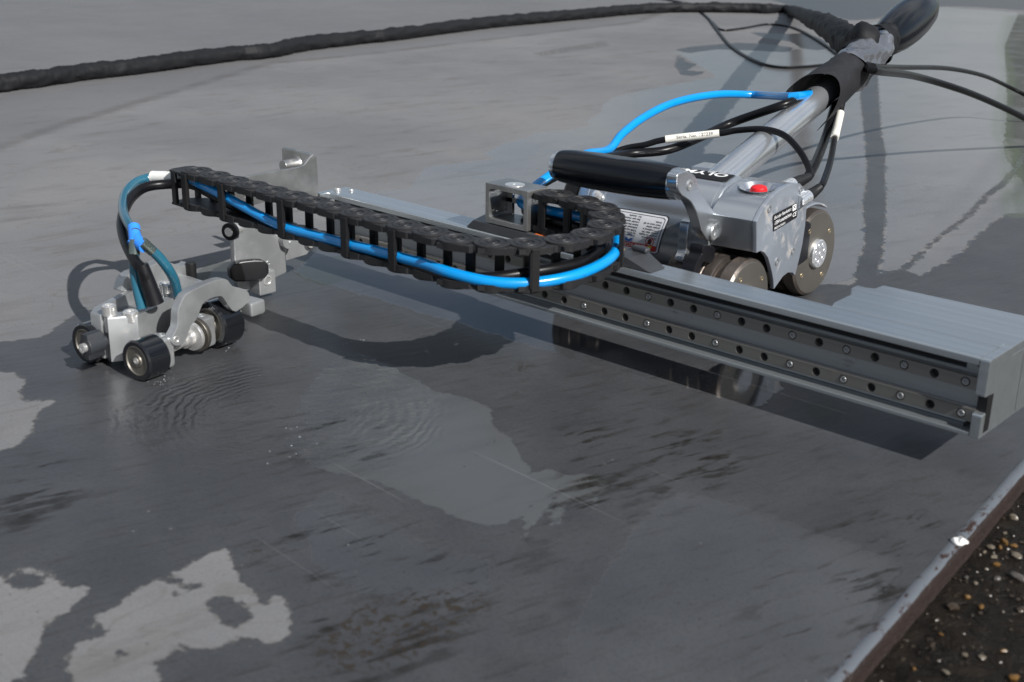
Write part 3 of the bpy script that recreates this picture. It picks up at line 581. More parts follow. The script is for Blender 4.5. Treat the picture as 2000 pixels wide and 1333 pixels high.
SM = {'amber': stone_mat('amber stone', (.075, .034, .006), (.15, .08, .02)), 'cream': stone_mat('cream stone', (.075, .06, .042), (.16, .135, .10)),
      'brown': stone_mat('brown stone', (.016, .011, .007), (.050, .034, .020)), 'grey': stone_mat('grey stone', (.05, .045, .04), (.10, .09, .08))}
bm = bmesh.new(); rd = random.Random(3)
for i in range(650):
    y = rd.uniform(-330, 60); x = EDGE(y) + 3 + rd.random() ** 1.3 * 120
    s0 = rd.uniform(.4, 1.3)
    b0 = stone_bm(s0 * rd.uniform(.8, 1.5), s0, s0 * .6, i, 1); xf(b0, Matrix.Translation((x, y, -12.9)) @ Matrix.Rotation(rd.uniform(0, 6), 4, 'Z')); join(bm, b0)
o = new_obj('gravel', bm, SM['brown']); o['kind'] = 'stuff'
PEB = [(44.9, -10.7, 2.7, 'cream'), (48.5, -33.8, 1.3, 'cream'), (53.2, -44.6, 2.6, 'amber'), (58.1, -44.9, 1.9, 'amber'), (53.2, -52.1, 1.6, 'amber'), (49.4, -56.6, 2.2, 'cream'), (49.0, -64.4, 1.3, 'cream'), (64.5, -56.7, 2.9, 'cream'), (55.2, -65.7, 1.6, 'cream'), (59.9, -73.8, 2.2, 'amber'), (57.8, -82.1, 1.2, 'cream'), (53.5, -99.2, 1.5, 'grey'), (74.8, -79.4, 3.7, 'grey'), (66.6, -88.8, 2.1, 'grey'), (59.9, -101.3, 1.5, 'cream'), (62.6, -118.3, 1.8, 'amber'), (71.7, -122.8, 1.8, 'amber'), (61.6, -133.9, 3.5, 'brown'), (88.1, -111.1, 2.7, 'brown'), (67.7, -162.4, 1.1, 'amber'), (96.5, -154.8, 1.4, 'amber'), (84.0, -171.7, 1.6, 'cream'), (91.5, -168.1, 1.9, 'cream'), (71.2, -199.9, 1.1, 'amber'), (83.3, -191.8, 1.6, 'cream'), (108.9, -173.6, 2.7, 'amber')]
ORD = ['topmost', 'second', 'third', 'fourth', 'fifth', 'sixth', 'seventh', 'eighth', 'ninth', 'tenth', 'eleventh', 'twelfth']
HOW = {'amber': 'amber pebble', 'cream': 'pale cream pebble', 'brown': 'dull brown pebble', 'grey': 'grey pebble'}
cnt = {}
for i, (x, y, r, c_) in enumerate(PEB):
    b0 = stone_bm(r * 1.15, r * .85, r * .6, 50 + i); xf(b0, Matrix.Rotation(i * 1.3, 4, 'Z')); xf(b0, Matrix.Translation((x, y, -12.4)))
    q = cnt[c_] = cnt.get(c_, -1) + 1
    tag(new_obj('pebble', b0, SM[c_]), (ORD[q] + ' ' + HOW[c_] + ' on the wet earth' if q == 0 else ORD[q] + ' ' + HOW[c_] + ' from the top on the wet earth') + ' beyond the plate edge', 'pebble', HOW[c_] + 's beyond the plate edge')


# ------------------------------------------------------------------ scanner arm (linear rail)
arm = thing('scanner_arm', 'long silver aluminium slide rail with two rows of bolts, lying across the wet plate', 'slide rail', (-300, 10, 0))
prof = [(-4, 73.6), (-4, 77.9), (-3.2, 78.5), (24, 78.5), (24, 73), (15, 73), (15, 31), (24, 31), (24, 27), (-4, 27), (-4, 29.6), (-2, 30.2), (7, 31), (7, 66.3), (13, 66.3), (13, 70.4), (7, 70.4), (7, 72.4)]
rail = new_obj('rail_profile', prism(prof, -607, 8, 'yzx', .35), M['rail'], arm)
new_obj('web_face', box(-606, 7.5, 6.2, 6.9, 31.4, 66.2), M['rail_web'], arm)
new_obj('slot_shade', box(-606, -3, 9, 12.8, 66.35, 70.3), M['black'], arm)  # black box stands in for the darkness inside the milled groove
new_obj('slot_end', box(-3, 7.6, 6.2, 12.5, 66.0, 70.6, .3), M['rail_web'], arm)
def holed_strip(z, x0, n, hole):
    """steel guide: front face y=0 with counterbored holes at 20 mm"""
    bm = bmesh.new(); h = 4.1; seg = 16
    vc = {}
    def V(x, y, zz):
        q = (round(x, 3), round(y, 3), round(zz, 3))
        if q not in vc: vc[q] = bm.verts.new((x, y, zz))
        return vc[q]
    for i in range(n):
        cx = x0 - 20 * i
        sq = []
        for kk in range(seg):
            a = 2 * math.pi * (kk + .5) / seg; ca, sa = math.cos(a), math.sin(a)
            ex_, ez_ = (10, h); t = min(ex_ / max(abs(ca), 1e-6), ez_ / max(abs(sa), 1e-6)); sq.append((cx + ca * t, z + sa * t))
        for sx_, sz_ in ((1, 1), (-1, 1), (-1, -1), (1, -1)):   # snap the nearest ray to each corner
            j = min(range(seg), key=lambda q: (sq[q][0] - cx - sx_ * 10) ** 2 + (sq[q][1] - z - sz_ * h) ** 2); sq[j] = (cx + sx_ * 10, z + sz_ * h)
        r0, r1, d = 3.05, 2.9, (3.8 if hole(i) else 1.4)
        for kk in range(seg):
            a, b_ = 2 * math.pi * (kk + .5) / seg, 2 * math.pi * (kk + 1.5) / seg; q = (kk + 1) % seg
            c0 = [(cx + math.cos(t) * r, z + math.sin(t) * r) for t in (a, b_) for r in (r0, r1)]
            bm.faces.new((V(sq[kk][0], 0, sq[kk][1]), V(sq[q][0], 0, sq[q][1]), V(c0[2][0], 0, c0[2][1]), V(c0[0][0], 0, c0[0][1])))
            bm.faces.new((V(c0[0][0], 0, c0[0][1]), V(c0[2][0], 0, c0[2][1]), V(c0[3][0], d, c0[3][1]), V(c0[1][0], d, c0[1][1])))
            bm.faces.new((V(c0[1][0], d, c0[1][1]), V(c0[3][0], d, c0[3][1]), V(cx, d, z))).material_index = 1  # hole floor blackened to imitate the shade inside
    xa, xb = x0 - 20 * n + 10, x0 + 10
    prof_ = [(h, 0), (4.4, .9), (4.4, 1.6), (4.1, 1.9), (4.4, 2.2), (4.4, 2.9), (4.1, 3.2), (4.4, 3.5), (4.4, 7)]
    for sgn in (1, -1):
        for (a, ya), (b_, yb) in zip(prof_, prof_[1:]):
            bm.faces.new([bm.verts.new(q) for q in ((xa, ya, z + sgn * a), (xb, ya, z + sgn * a), (xb, yb, z + sgn * b_), (xa, yb, z + sgn * b_))])
    for xx in (xa, xb): bm.faces.new([bm.verts.new(q) for q in ((xx, 0, z - h), (xx, 0, z + h), (xx, 7, z + 4.4), (xx, 7, z - 4.4))])
    bmesh.ops.recalc_face_normals(bm, faces=bm.faces)
    return bm
bolt_at = lambda i: i in (0, 2, 4, 6) or (i >= 9 and i % 3 == 0)
for z in (60.0, 39.2):
    st = new_obj('guide_strip', holed_strip(z, 0, 30, lambda i: not bolt_at(i)), [M['guide'], M['black']], arm)
    for i in range(30):
        if bolt_at(i): screw(st, (-20 * i, 1.3, z), (0, -1, 0), 2.35, 1.7, 'alu_sat')
# end cap and the block behind it
cap_prof = [(-4, 27), (31, 27), (31, 78.4), (-3, 78.4), (-4, 77.6), (-4, 55), (-2.5, 54), (4.5, 54), (4.5, 43), (-2.5, 43), (-4, 42)]
new_obj('end_cap', prism(cap_prof, 8.2, 14.6, 'yzx', .7), M['rail'], arm)
new_obj('rubber_plug', box(8.5, 14.75, 1.0, 9.5, 29.5, 54, .3), M['rubber'], arm)
new_obj('block_top', prism([(x, y) for x, y in D['endblock']][:8] + [(14.4, 98), (14.4, 31.2), (8.0, 31.2), (8.0, 25.3), (-106.5, 25.3)], 72.5, 78.3, 'xyz', .5), M['rail'], arm)
for yy in (52, 74): new_obj('cap_seam', box(14.38, 14.46, yy, yy + .5, 29, 76), M['black'], arm)
new_obj('block_end', box(8.4, 14.4, 31.3, 98, 27.2, 72.4, .4), M['rail'], arm)
new_obj('block_body', box(-70, 8.2, 34, 92, 34, 72.3, .6), M['dark_plate'], arm)
for x, z in ((6.5, 72.5), (4, 31.5)): screw(arm, (x, 3.4, z), (0, -1, 0), 2.4, 1.6, 'black', 'cap_screw')
# sliding plate and towing bracket of the chain
bm = prism([(-425, -2), (-238, -2), (-238, 17), (-248, 23), (-425, 26), (-432, 20)], 78.9, 86, 'xyz', 0)
for v in bm.verts:
    if v.co.z > 84:
        if v.co.x > -245: v.co.x -= 22
        elif v.co.x > -255: v.co.x -= 10
        if v.co.x < -420: v.co.x += 8
new_obj('slide_plate', bevel(bm, .5), M['dark_plate'], arm)
new_obj('slide_stop', box(-270, -256, 16, 22.5, 86, 90, 1.6), M['dark_plate'], arm)
new_obj('plate_screw', lathe([(6.2, 0), (6.2, .5), (5.2, .8), (2.4, .8), (2.2, .2), (0, .2)], (-279, 11, 86), seg=28), M['pin_brass'], arm)
bz = bmesh.new()
def ring_frame(x0, x1, z0, z1, t, y0, y1, r):
    outer = []; inner = []
    for (cx, cz, a0) in ((x1 - r, z1 - r, 0), (x0 + r, z1 - r, 90), (x0 + r, z0 + r, 180), (x1 - r, z0 + r, 270)):
        for q in range(5):
            a = R(a0 + q * 22.5); inner.append((cx + math.cos(a) * r, cz + math.sin(a) * r))
    ro = .8
    for (cx, cz, a0) in ((x1 + t - ro, z1 + t - ro, 0), (x0 - t + ro, z1 + t - ro, 90), (x0 - t + ro, z0 - t + ro, 180), (x1 + t - ro, z0 - t + ro, 270)):
        for q in range(5):
            a = R(a0 + q * 22.5); outer.append((cx + math.cos(a) * ro, cz + math.sin(a) * ro))
    bm = bmesh.new(); n = len(inner)
    A = [[bm.verts.new((p[0], y, p[1])) for p in L] for L in (outer, inner) for y in (y0, y1)]
    of, ob, inf, inb = A
    for i in range(n):
        j = (i + 1) % n
        for q in ((of[i], of[j], inf[j], inf[i]), (ob[i], ob[j], inb[j], inb[i]), (of[i], of[j], ob[j], ob[i]), (inf[i], inf[j], inb[j], inb[i])): bm.faces.new(q)
    bmesh.ops.recalc_face_normals(bm, faces=bm.faces); return bm
tow = new_obj('tow_bracket', bevel(ring_frame(-399.5, -362.5, 91, 115, 4.2, -2, 23, 3), .25, 1), M['alu_blast'], arm)
back = ring_frame(-390, -370, 105.5, 111.5, 3.5, 18, 21, 2.9); 
new_obj('bracket_web', box(-399.3, -362.7, 18.5, 21.5, 101, 105, .2), M['alu_blast'], tow)
new_obj('web_side', box(-371.5, -362.7, 18.5, 21.5, 91.1, 114.9, .2), M['alu_blast'], tow)
new_obj('web_side', box(-399.3, -393, 18.5, 21.5, 91.1, 114.9, .2), M['alu_blast'], tow)
new_obj('bracket_lid_screw', lathe([(8, 0), (8, .5), (7.4, .7), (1.6, .7), (1.4, .1), (0, .1)], (-381, 8, 119.2), seg=32), M['bright'], tow)
screw(tow, (-374, 18.5, 104), (0, -1, 0), 3.4, 5.5, 'alu_sat')
new_obj('clamp_pin', sweep([(-388, 24, 105.5), (-380, 24, 105), (-372, 24, 104.8)], 1.0, 8, 2), M['black'], tow)
st = new_obj('danger_sticker', box(-352, -331, 0, 11, 86.02, 86.2), M['orange_print'], arm)
t_ = text_bm('DANGER', 8.5, .12); w_ = width(t_)
for v in t_.verts: v.co = Vector((-333 - v.co.x * 19 / w_, 9.5 - v.co.y * 1.15, 86.32))
new_obj('sticker_text', t_, M['black_print'], st)
screw(arm, (-600, 8, 78.6), (0, 0, 1), 3, 2, 'bright'); screw(arm, (-590, 16, 78.6), (0, 0, 1), 2.2, 1.4, 'bright')

# ------------------------------------------------------------------ cable chain
chain = thing('cable_chain', 'black plastic drag chain bent in a U above the rail, carrying the blue hose', 'cable chain', (-400, -80, 0))
H = [Vector((x, y, 0)) for x, y in D['hinge']]
h0 = H[0]; pre = [h0 + Vector((-25.3 * q, 0, 0)) for q in range(5, 0, -1)]
H = pre + H + [H[-1] + Vector((-15, 1, 0))]
ZT, ZB = 118.5, 86.0
def link_plate(z, sgn, L):
    """one side plate: a disc at the hinge overlapping a tongue that runs to the next hinge"""
    bm = bmesh.new(); w = 12.6
    poly = [(math.cos(R(a)) * w, math.sin(R(a)) * w) for a in range(90, 271, 15)]
    poly += [(L * .55, -w * .96), (L * .55 + 2, -w * .80), (L + 2, -w * .80)] + [(L + 2 + math.cos(R(a)) * 9, math.sin(R(a)) * 9.9) for a in range(-60, 61, 20)] + [(L + 2, w * .80), (L * .55 + 2, w * .80), (L * .55, w * .96)]
    b0 = prism(poly, z - 6.0 * sgn, z - 1.4 * sgn, 'xyz', 0)
    join(bm, b0)
    pr = [(0, -1.6), (1.7, -1.6), (1.9, -.1), (3.3, .1), (3.6, -.5), (5.0, -.5), (5.2, .15), (8.2, .15), (8.5, -.35), (9.4, -.35), (9.7, .15), (11.9, .1), (12.6, -.5), (12.6, -4.6)]
    join(bm, lathe([(r, z + h * sgn) for r, h in pr], seg=28))
    bm2 = prism([(-10, 11.4), (6, 11.4), (6, 8.6), (-10, 8.6)], z - 5.2 * sgn, z - 1.8 * sgn, 'xyz', 0); join(bm, bm2)
    bm2 = prism([(-10, -11.4), (6, -11.4), (6, -8.6), (-10, -8.6)], z - 5.2 * sgn, z - 1.8 * sgn, 'xyz', 0); join(bm, bm2)
    bm2 = prism([(4, 12.4), (9, 12.4), (9, 9.0), (4, 9.0)], z - 4.4 * sgn, z - 1.2 * sgn, 'xyz', .4); join(bm, bm2)
    bm2 = prism([(4, -12.4), (9, -12.4), (9, -9.0), (4, -9.0)], z - 4.4 * sgn, z - 1.2 * sgn, 'xyz', .4); join(bm, bm2)
    return bm
def bar_bm(y, dx=0.0):
    bm = box(dx - 2.9, dx + 2.9, y - 1.7, y + 1.7, ZB + 1.6, ZT - 1.6, .5)
    return join(bm, box(dx - 3.8, dx - 2.6, y - 1.3, y + 1.3, ZB + 4, ZT - 4))
proto_top = new_obj('side_plate', link_plate(ZT, 1, 25.0), M['chain']); proto_bot = new_obj('side_plate', link_plate(ZB, -1, 25.0), M['chain'])
proto_in = new_obj('crossbar', bar_bm(10.8, 6), M['chain_bar']); proto_out = new_obj('crossbar', bar_bm(-12.4, 1), M['chain_bar'])
first = [True] * 4
links = []
for i in range(len(H) - 1):
    d = H[i + 1] - H[i]; ang = math.atan2(d.y, d.x)
    e = bpy.data.objects.new('chain_link', None); COL.objects.link(e); e.empty_display_size = .01; e.parent = chain
    mm = Matrix.Rotation(ang, 4, 'Z'); mm.translation = (Vector((H[i].x, H[i].y, .22 * (i % 2))) - BASE[chain]) * S; e.matrix_local = mm
    for q, src in enumerate((proto_top, proto_bot, proto_in, proto_out)):
        if q == 3 and i not in (0, 2, 5, 8, 10, 14, 17): continue
        if first[q]: o = src; first[q] = False
        else: o = src.copy(); COL.objects.link(o)
        o.parent = e
    links.append(e)
# end piece at the probe side
e_bm = prism([(-14, -12), (8, -12.4), (8, 12.4), (-14, 12), (-17, 6), (-17, -6)], ZT - 3.6, ZT - 1.6, 'xyz', .4)
join(e_bm, prism([(-14, -12), (8, -12.4), (8, 12.4), (-14, 12), (-17, 6), (-17, -6)], ZB + 1.6, ZB + 3.6, 'xyz', .4))
for yy in (11, -11): join(e_bm, box(-12, -6, yy - 1.4, yy + 1.4, ZB + 2.5, ZT - 2.5, .3))
new_obj('end_piece', xf(e_bm, Matrix.Translation((H[0].x - 8, H[0].y, 0))), M['chain'], chain)
# hoses that lie inside the chain
def off(i, dy, z, dx=0):
    d = (H[min(i + 1, len(H) - 1)] - H[max(i - 1, 0)]).normalized(); n_ = Vector((-d.y, d.x, 0)); p = H[i] + n_ * dy + d * dx; return (p.x, p.y, z)
nH = len(H) - 1
path = [(-622, -139.5, 109.3), (-612, -140, 109)] + [off(i, dy, z) for i, dy, z in ((1, -5, 107.5), (2, -7, 105), (3, -7.5, 101), (4, -8, 97), (5, -8, 94.5), (7, -8, 95), (9, -8, 96.5), (11, -8, 97), (12, -8, 96), (13, -8.5, 93.5), (14, -8.5, 92.5), (15, -8.5, 94), (16, -8.5, 96), (17, -8, 98), (18, -7, 101), (19, -5, 103), (20, -3, 103), (nH, 0, 103))]
path += [(-385, 20, 103), (-400, 60, 110), (-398, 110, 126)] + D['blue_arch'][3:]
tag(new_obj('blue_hose', sweep(path, 3.9, 14, 6), M['blue'], None), 'bright blue air hose running through the chain and arching up to the pole', 'hose')
D_print = D['blue_arch'][-4:]
path = [None] + [off(i, dy, z) for i, dy, z in ((1, -3, 102), (2, -1, 97), (3, 1, 94), (5, 0, 92), (7, -1, 92), (9, -4, 92), (11, -7, 92.5), (12, -7, 92.5), (13, -4, 95), (14, 0, 97), (15, 2, 98), (16, 3, 98), (18, 3, 97), (20, 3, 96), (nH, 2, 96))]
path = [tuple(p) for p in D['coax']] + path[1:] + [(-385, 26, 96), (-410, 70, 104), (-400, 120, 118)] + D['thick'][2:]
coax = tag(new_obj('black_cable', sweep(path, 4.1, 12, 6), M['cable'], None), 'thick matt black cable looping out of the chain down to the probe sled', 'cable')
new_obj('strain_relief', sweep([D['boot'][0], tuple((Vector(D['boot'][0]) * .5 + Vector(D['boot'][1]) * .5)), D['boot'][1]], [6.8, 5.8, 4.5], 16, 4), M['black'], coax)

# clear tubes, connector and Y piece
tu = tag(new_obj('clear_tube', sweep(D['tube_up'], 3.7, 14, 6), M['clear']), 'clear blue water tube curving down from the white connector', 'water tube')
wc = Vector(D['white'][0]); wd = Vector(D['white'][1]) - wc; L_ = wd.length
new_obj('push_connector', lathe([(0, 0), (4.4, 0), (5.2, .8), (5.2, L_ * .08), (4.9, L_ * .1), (5.1, L_ * .13), (5.1, L_ * .45), (4.6, L_ * .5), (5.1, L_ * .55), (5.1, L_ * .86), (4.9, L_ * .88), (5.2, L_ * .9), (5.2, L_ - .5), (4.4, L_), (0, L_)], wc, wd, 20), M['white'], tu)
y0, y1, y2, y3 = (Vector(p) for p in D['ycon'])
yb = sweep([y0 + (y0 - y1) * .3, y0, y1], 4.7, 14, 3); join(yb, sweep([y0 * .4 + y1 * .6, y1, y2], [4.3, 4.6, 4.6], 14, 3)); join(yb, sweep([y0 * .4 + y1 * .6, y1 * .5 + y3 * .5, y3], [4.3, 4.6, 4.6], 14, 3))
yt = tag(new_obj('tube_splitter', yb, M['blue_dark'], None), 'small bright blue Y shaped tube splitter above the sled', 'tube fitting')
ta = tag(new_obj('clear_tube', sweep(D['tube_a'], 3.9, 14, 6), M['clear']), 'clear blue tube dropping straight from the splitter beside the black boot', 'water tube')
tb = tag(new_obj('clear_tube', sweep(D['tube_b'], 3.9, 14, 6), M['clear']), 'clear blue tube bending right from the splitter into the sled', 'water tube')
for p, q, par in ((D['tube_a'][0], D['tube_a'][1], ta), (D['tube_b'][0], D['tube_b'][1], tb), (D['tube_up'][0], D['tube_up'][1], tu)):
    p, q = Vector(p), Vector(q); dd = (q - p).normalized()
    new_obj('barb', lathe([(0, -3), (4.15, -3), (4.15, 2), (4.0, 2.4), (4.15, 5), (4.0, 5.4), (4.12, 8), (0, 8)], p, dd, 14), M['barb'], par)

# ------------------------------------------------------------------ crawler
TH = R(8); OX = Vector((-222, 113, 0))
F = Matrix.Translation(OX) @ Matrix.Rotation(TH, 4, 'Z')
fx = F.to_3x3() @ Vector((1, 0, 0)); fy = F.to_3x3() @ Vector((0, 1, 0))
W = lambda x, y, z: F @ Vector((x, y, z))
cr = thing('crawler', 'silver magnetic wheel crawler with black handles and red stop button', 'crawler robot', (-300, 170, 0))
end_poly = [(.2, 100), (7, 105.6), (15, 110), (24, 113.6), (34, 116.3), (44, 117.8), (54, 118.5), (64, 118.6), (74, 117.6), (85, 115.2), (95, 109.5), (101, 103), (105, 92), (106, 76), (104, 60), (100, 48), (93.7, 33.5), (87, 38), (76, 40.5), (66, 39.5), (57, 36), (48.8, 32.6), (46, 41), (42, 48), (36.6, 55.6), (30, 64), (21, 70.4), (12.7, 73.4), (5.7, 73.2)]
ep = new_obj('end_plate', prism(end_poly, -3.8, 0, 'yzx', .7, F), M['alu_plate'], cr)
for y, z in D['ebolts']: screw(ep, W(0, y, z), fx, 3.4, .9, 'alu_sat')
bp = [(.5, 100), (7, 105.3), (15, 109.7), (24, 113.3), (34, 116), (44, 117.5), (54, 118.2), (64, 118.3), (74, 117.3), (85, 114.9), (95, 109.2), (100.5, 103), (104.5, 92), (105.5, 76), (6, 73.4)]
housing = new_obj('button_housing', prism(bp, -40, -3.9, 'yzx', .5, F), M['alu'], cr)
cut = new_obj('cut', lathe([(0, -9), (6, -9), (8.6, -7.2), (14.4, -.2), (14.8, 4), (0, 4)], W(-19, 41, 117.4), F.to_3x3() @ Vector((0, -.10, 1)), 40), M['alu'])
md = housing.modifiers.new('b', 'BOOLEAN'); md.object = cut; md.operation = 'DIFFERENCE'; md.solver = 'EXACT'
dg = bpy.context.evaluated_depsgraph_get(); cutme = bpy.data.meshes.new_from_object(housing.evaluated_get(dg))
cut.location = (0, 0, 0)
housing.modifiers.clear(); housing.data = cutme; cutme.set_sharp_from_angle(angle=R(30))
bpy.data.objects.remove(cut)
new_obj('button_dish', lathe([(15.0, .35), (14.4, .2), (8.6, -6.6), (0, -6.8)], W(-19, 41, 117.5), F.to_3x3() @ Vector((0, -.10, 1)), 48), M['alu'], housing)
new_obj('stop_button', lathe([(6.8, 0), (7.2, .6), (7.0, 5.4), (6.2, 7.2), (4.0, 8.2), (0, 8.4)], W(-18, 42, 110.5), F.to_3x3() @ Vector((0, -.08, 1)), 28), M['red'], cr)
cyl = [(0, -40.3), (43.2, -40.3), (44.2, -41.2), (44.2, -44.0), (43.7, -44.3), (43.7, -44.9), (44.2, -45.2), (44.5, -140), (43.8, -140.3), (43.8, -141.2), (44.5, -141.5), (44.5, -156), (43.8, -156.4), (43.8, -157.2), (44.5, -157.6), (44.5, -166), (43, -168), (0, -168)]
axo = W(0, 47.5, 77.3)
body = new_obj('motor_tube', lathe(cyl, axo, fx, 96), M['alu'], cr)
new_obj('tube_lug', lathe([(0, 0), (4.6, 0), (5, .6), (5, 3), (3.4, 4), (0, 4)], W(-148, 7, 97), F.to_3x3() @ Vector((0, -.85, .5)), 16), M['bright'], body)
new_obj('far_cap', lathe([(0, -168.2), (40, -168.2), (42, -169.5), (42, -182), (38, -186), (0, -186)], axo, fx, 64), M['rubber'], cr)
# curved labels on the tube
CY, CZ, CR = 47.5, 77.3, 44.75
SKEW = 0.0
def wrap(bm, x_of, s_of, lift=0.0):
    for v in bm.verts:
        a = s_of(v.co) / CR
        v.co = W(x_of(v.co) + SKEW * (s_of(v.co) - 14), CY - (CR + lift) * math.cos(a), CZ + (CR + lift) * math.sin(a))
    return bm
def patch(x0, x1, s0, s1, lift, nx=2, ns=14, rad=0.0):
    bm = bmesh.new(); g = []
    for i in range(ns + 1):
        t = i / ns; s1_ = s0 + (s1 - s0) * t; ins = 0.0
        e_ = min(s1_ - s0, s1 - s1_)
        if rad and e_ < rad: ins = rad - math.sqrt(max(rad * rad - (rad - e_) ** 2, 0))
        g.append([bm.verts.new((x0 + ins + (x1 - x0 - 2 * ins) * j / nx, s1_, 0)) for j in range(nx + 1)])
    for A, B in zip(g, g[1:]):
        for j in range(nx): bm.faces.new((A[j], A[j + 1], B[j + 1], B[j]))
    return wrap(bm, lambda c: c.x, lambda c: c.y, lift)
LS0, LS1 = -22.0, 14.2; SKEW = .30
wl = new_obj('warning_label', patch(-146, -77, LS0, LS1, .05, 4, 24, 3), M['black_print'], body)
new_obj('label_face', patch(-145.2, -77.8, LS0 + .8, LS1 - .8, .09, 4, 24, 2.6), M['label_white'], wl)
new_obj('label_rule', patch(-143.6, -79.4, LS0 + 2.2, LS1 - 2.2, .13, 4, 24, 2.2), M['black_print'], wl)
new_obj('label_panel', patch(-143.0, -80.0, LS0 + 2.7, LS1 - 2.8, .17, 4, 24, 2.0), M['label_white'], wl)
new_obj('danger_band', patch(-142.9, -80.1, LS0 + 2.9, LS0 + 8.6, .21, 4, 6), M['red_print'], wl)
def wtext(s, size, x, s_top, mat, bold=.0, fit=None, lift=.26):
    t = text_bm(s, size, bold); w = width(t); kx = (fit / w) if fit else 1.0
    return new_obj('label_text', wrap(t, lambda c: x - c.x * kx, lambda c: s_top - c.y, lift), mat, wl)
wtext('DANGER', 5.4, -90.5, LS0 + 7.7, M['white_print'], .06, 24)
bm = bmesh.new(); tri = [bm.verts.new(q) for q in ((0, 0, 0), (4.6, 0, 0), (2.3, 4.2, 0))]; bm.faces.new(tri)
new_obj('warning_sign', wrap(bm, lambda c: -83.6 - c.x, lambda c: LS0 + 7.9 - c.y, .27), M['yellow_print'], wl)
cols = [(-81.6, -8.6, ['Do NOT operate', 'crawler at height', 'greater than 2m', "(79\") without a", 'proper tether', 'held taut at all', 'times.']),
        (-101.5, -9.0, ['A clearly marked', 'NO ENTRY FALL', 'ZONE must be', 'indicated directly', 'below the area of', 'crawler operation.', 'See user manual', 'for details.']),
        (-122.5, -8.6, ['Failure to use', 'crawler with the', 'required tether', 'or other than', 'instructed could', 'result in injury or', 'death.'])]
for x, s_, ls in cols:
    for j, q in enumerate(ls): wtext(q, 2.35, x, s_ + 2.6 + j * 2.4, M['black_print'], .035, len(q) * .98)
for x, mt in ((-87.0, 'red_print'), (-106.5, 'blue_print')):
    rg = bmesh.new()
    for i in range(24):
        a, b_ = 2 * math.pi * i / 24, 2 * math.pi * (i + 1) / 24
        rg.faces.new([rg.verts.new((x + math.cos(t) * r, -10.0 + math.sin(t) * r, 0)) for t, r in ((a, 4.1), (b_, 4.1), (b_, 3.4 if mt == 'red_print' else 3.7), (a, 3.4 if mt == 'red_print' else 3.7))])
    if mt == 'red_print': rg.faces.new([rg.verts.new(q) for q in ((x - 2.7, -12.3, 0), (x - 2.2, -12.8, 0), (x + 2.7, -7.7, 0), (x + 2.2, -7.2, 0))])
    new_obj('sign_ring', wrap(rg, lambda c: c.x, lambda c: c.y, .28), M[mt], wl)
    fg = bmesh.new(); pts = ((-1.6, -2.4), (1.2, -2.6), (1.9, .2), (1.2, 2.3), (-.6, 2.5), (-1.9, .9)) if mt == 'red_print' else ((-3.2, -2.0), (0.2, -3.4), (3.0, -1.8), (3.3, .8), (1.2, .2), (-.5, -1.2), (-2.2, .8), (-3.4, .4))
    fg.faces.new([fg.verts.new((x + a, -10.0 + b_, 0)) for a, b_ in pts])
    new_obj('sign_figure', wrap(fg, lambda c: c.x, lambda c: c.y, .25), M['black_print' if mt == 'red_print' else 'blue_print'], wl)
SKEW = 0.0
bl = new_obj('brand_label', patch(-116, -43, 55.5, 76.0, .06, 6, 12, 2), M['label_dark'], body)
t_ = text_bm('OLYMPUS', 13.6, .35); w_ = width(t_); bmesh.ops.triangulate(t_, faces=t_.faces)
for _ in range(3): bmesh.ops.subdivide_edges(t_, edges=[e for e in t_.edges if e.calc_length() > 2.2], cuts=1); bmesh.ops.triangulate(t_, faces=t_.faces)
new_obj('brand_text', wrap(t_, lambda c: -47 - c.x * 66 / w_, lambda c: 72.5 - c.y, .14), M['white_print'], bl)
# rating label on the end plate
rl = new_obj('rating_label', prism(smooth_poly([(31, 97.6), (32.4, 99), (80, 100), (81.6, 98.6), (84.6, 88.2), (83.4, 86.8), (36, 84.4), (34.4, 85.4)], 1), 0.02, .28, 'yzx', 0, F), M['label_dark'], ep)
def ptext(s, y, z, size, fit, bold=.03):
    t = text_bm(s, size, bold); w = width(t)
    for v in t.verts:
        a, b_ = v.co.x * fit / w, v.co.y
        v.co = W(.42, y + a - b_ * -.18, z + b_ + a * .03)
    return new_obj('rating_text', t, M['white_print'], rl)
ptext('Encoder Resolution:', 34.3, 94.6, 4.0, 35); ptext('1354 counts/mm', 35.4, 89.9, 4.4, 35, .06); ptext('MADE IN CANADA', 36.6, 85.9, 2.6, 22, .02)
ptext('CE', 73.2, 89.0, 4.8, 8, .08)
pg = [(72.6, 94.2), (80.2, 94.4), (79.4, 99.4), (71.4, 99.0)]
new_obj('bin_panel', prism(pg, .3, .45, 'yzx', 0, F), M['white_print'], rl)
for a, b_ in (((73.6, 95.6), (78.0, 98.6)), ((73.2, 98.6), (78.4, 95.6))):
    d_ = Vector((b_[0] - a[0], b_[1] - a[1])); n_ = Vector((-d_.y, d_.x)).normalized() * .35
    new_obj('bin_mark', prism([(a[0] + n_.x, a[1] + n_.y), (b_[0] + n_.x, b_[1] + n_.y), (b_[0] - n_.x, b_[1] - n_.y), (a[0] - n_.x, a[1] - n_.y)], .46, .55, 'yzx', 0, F), M['black_print'], rl)
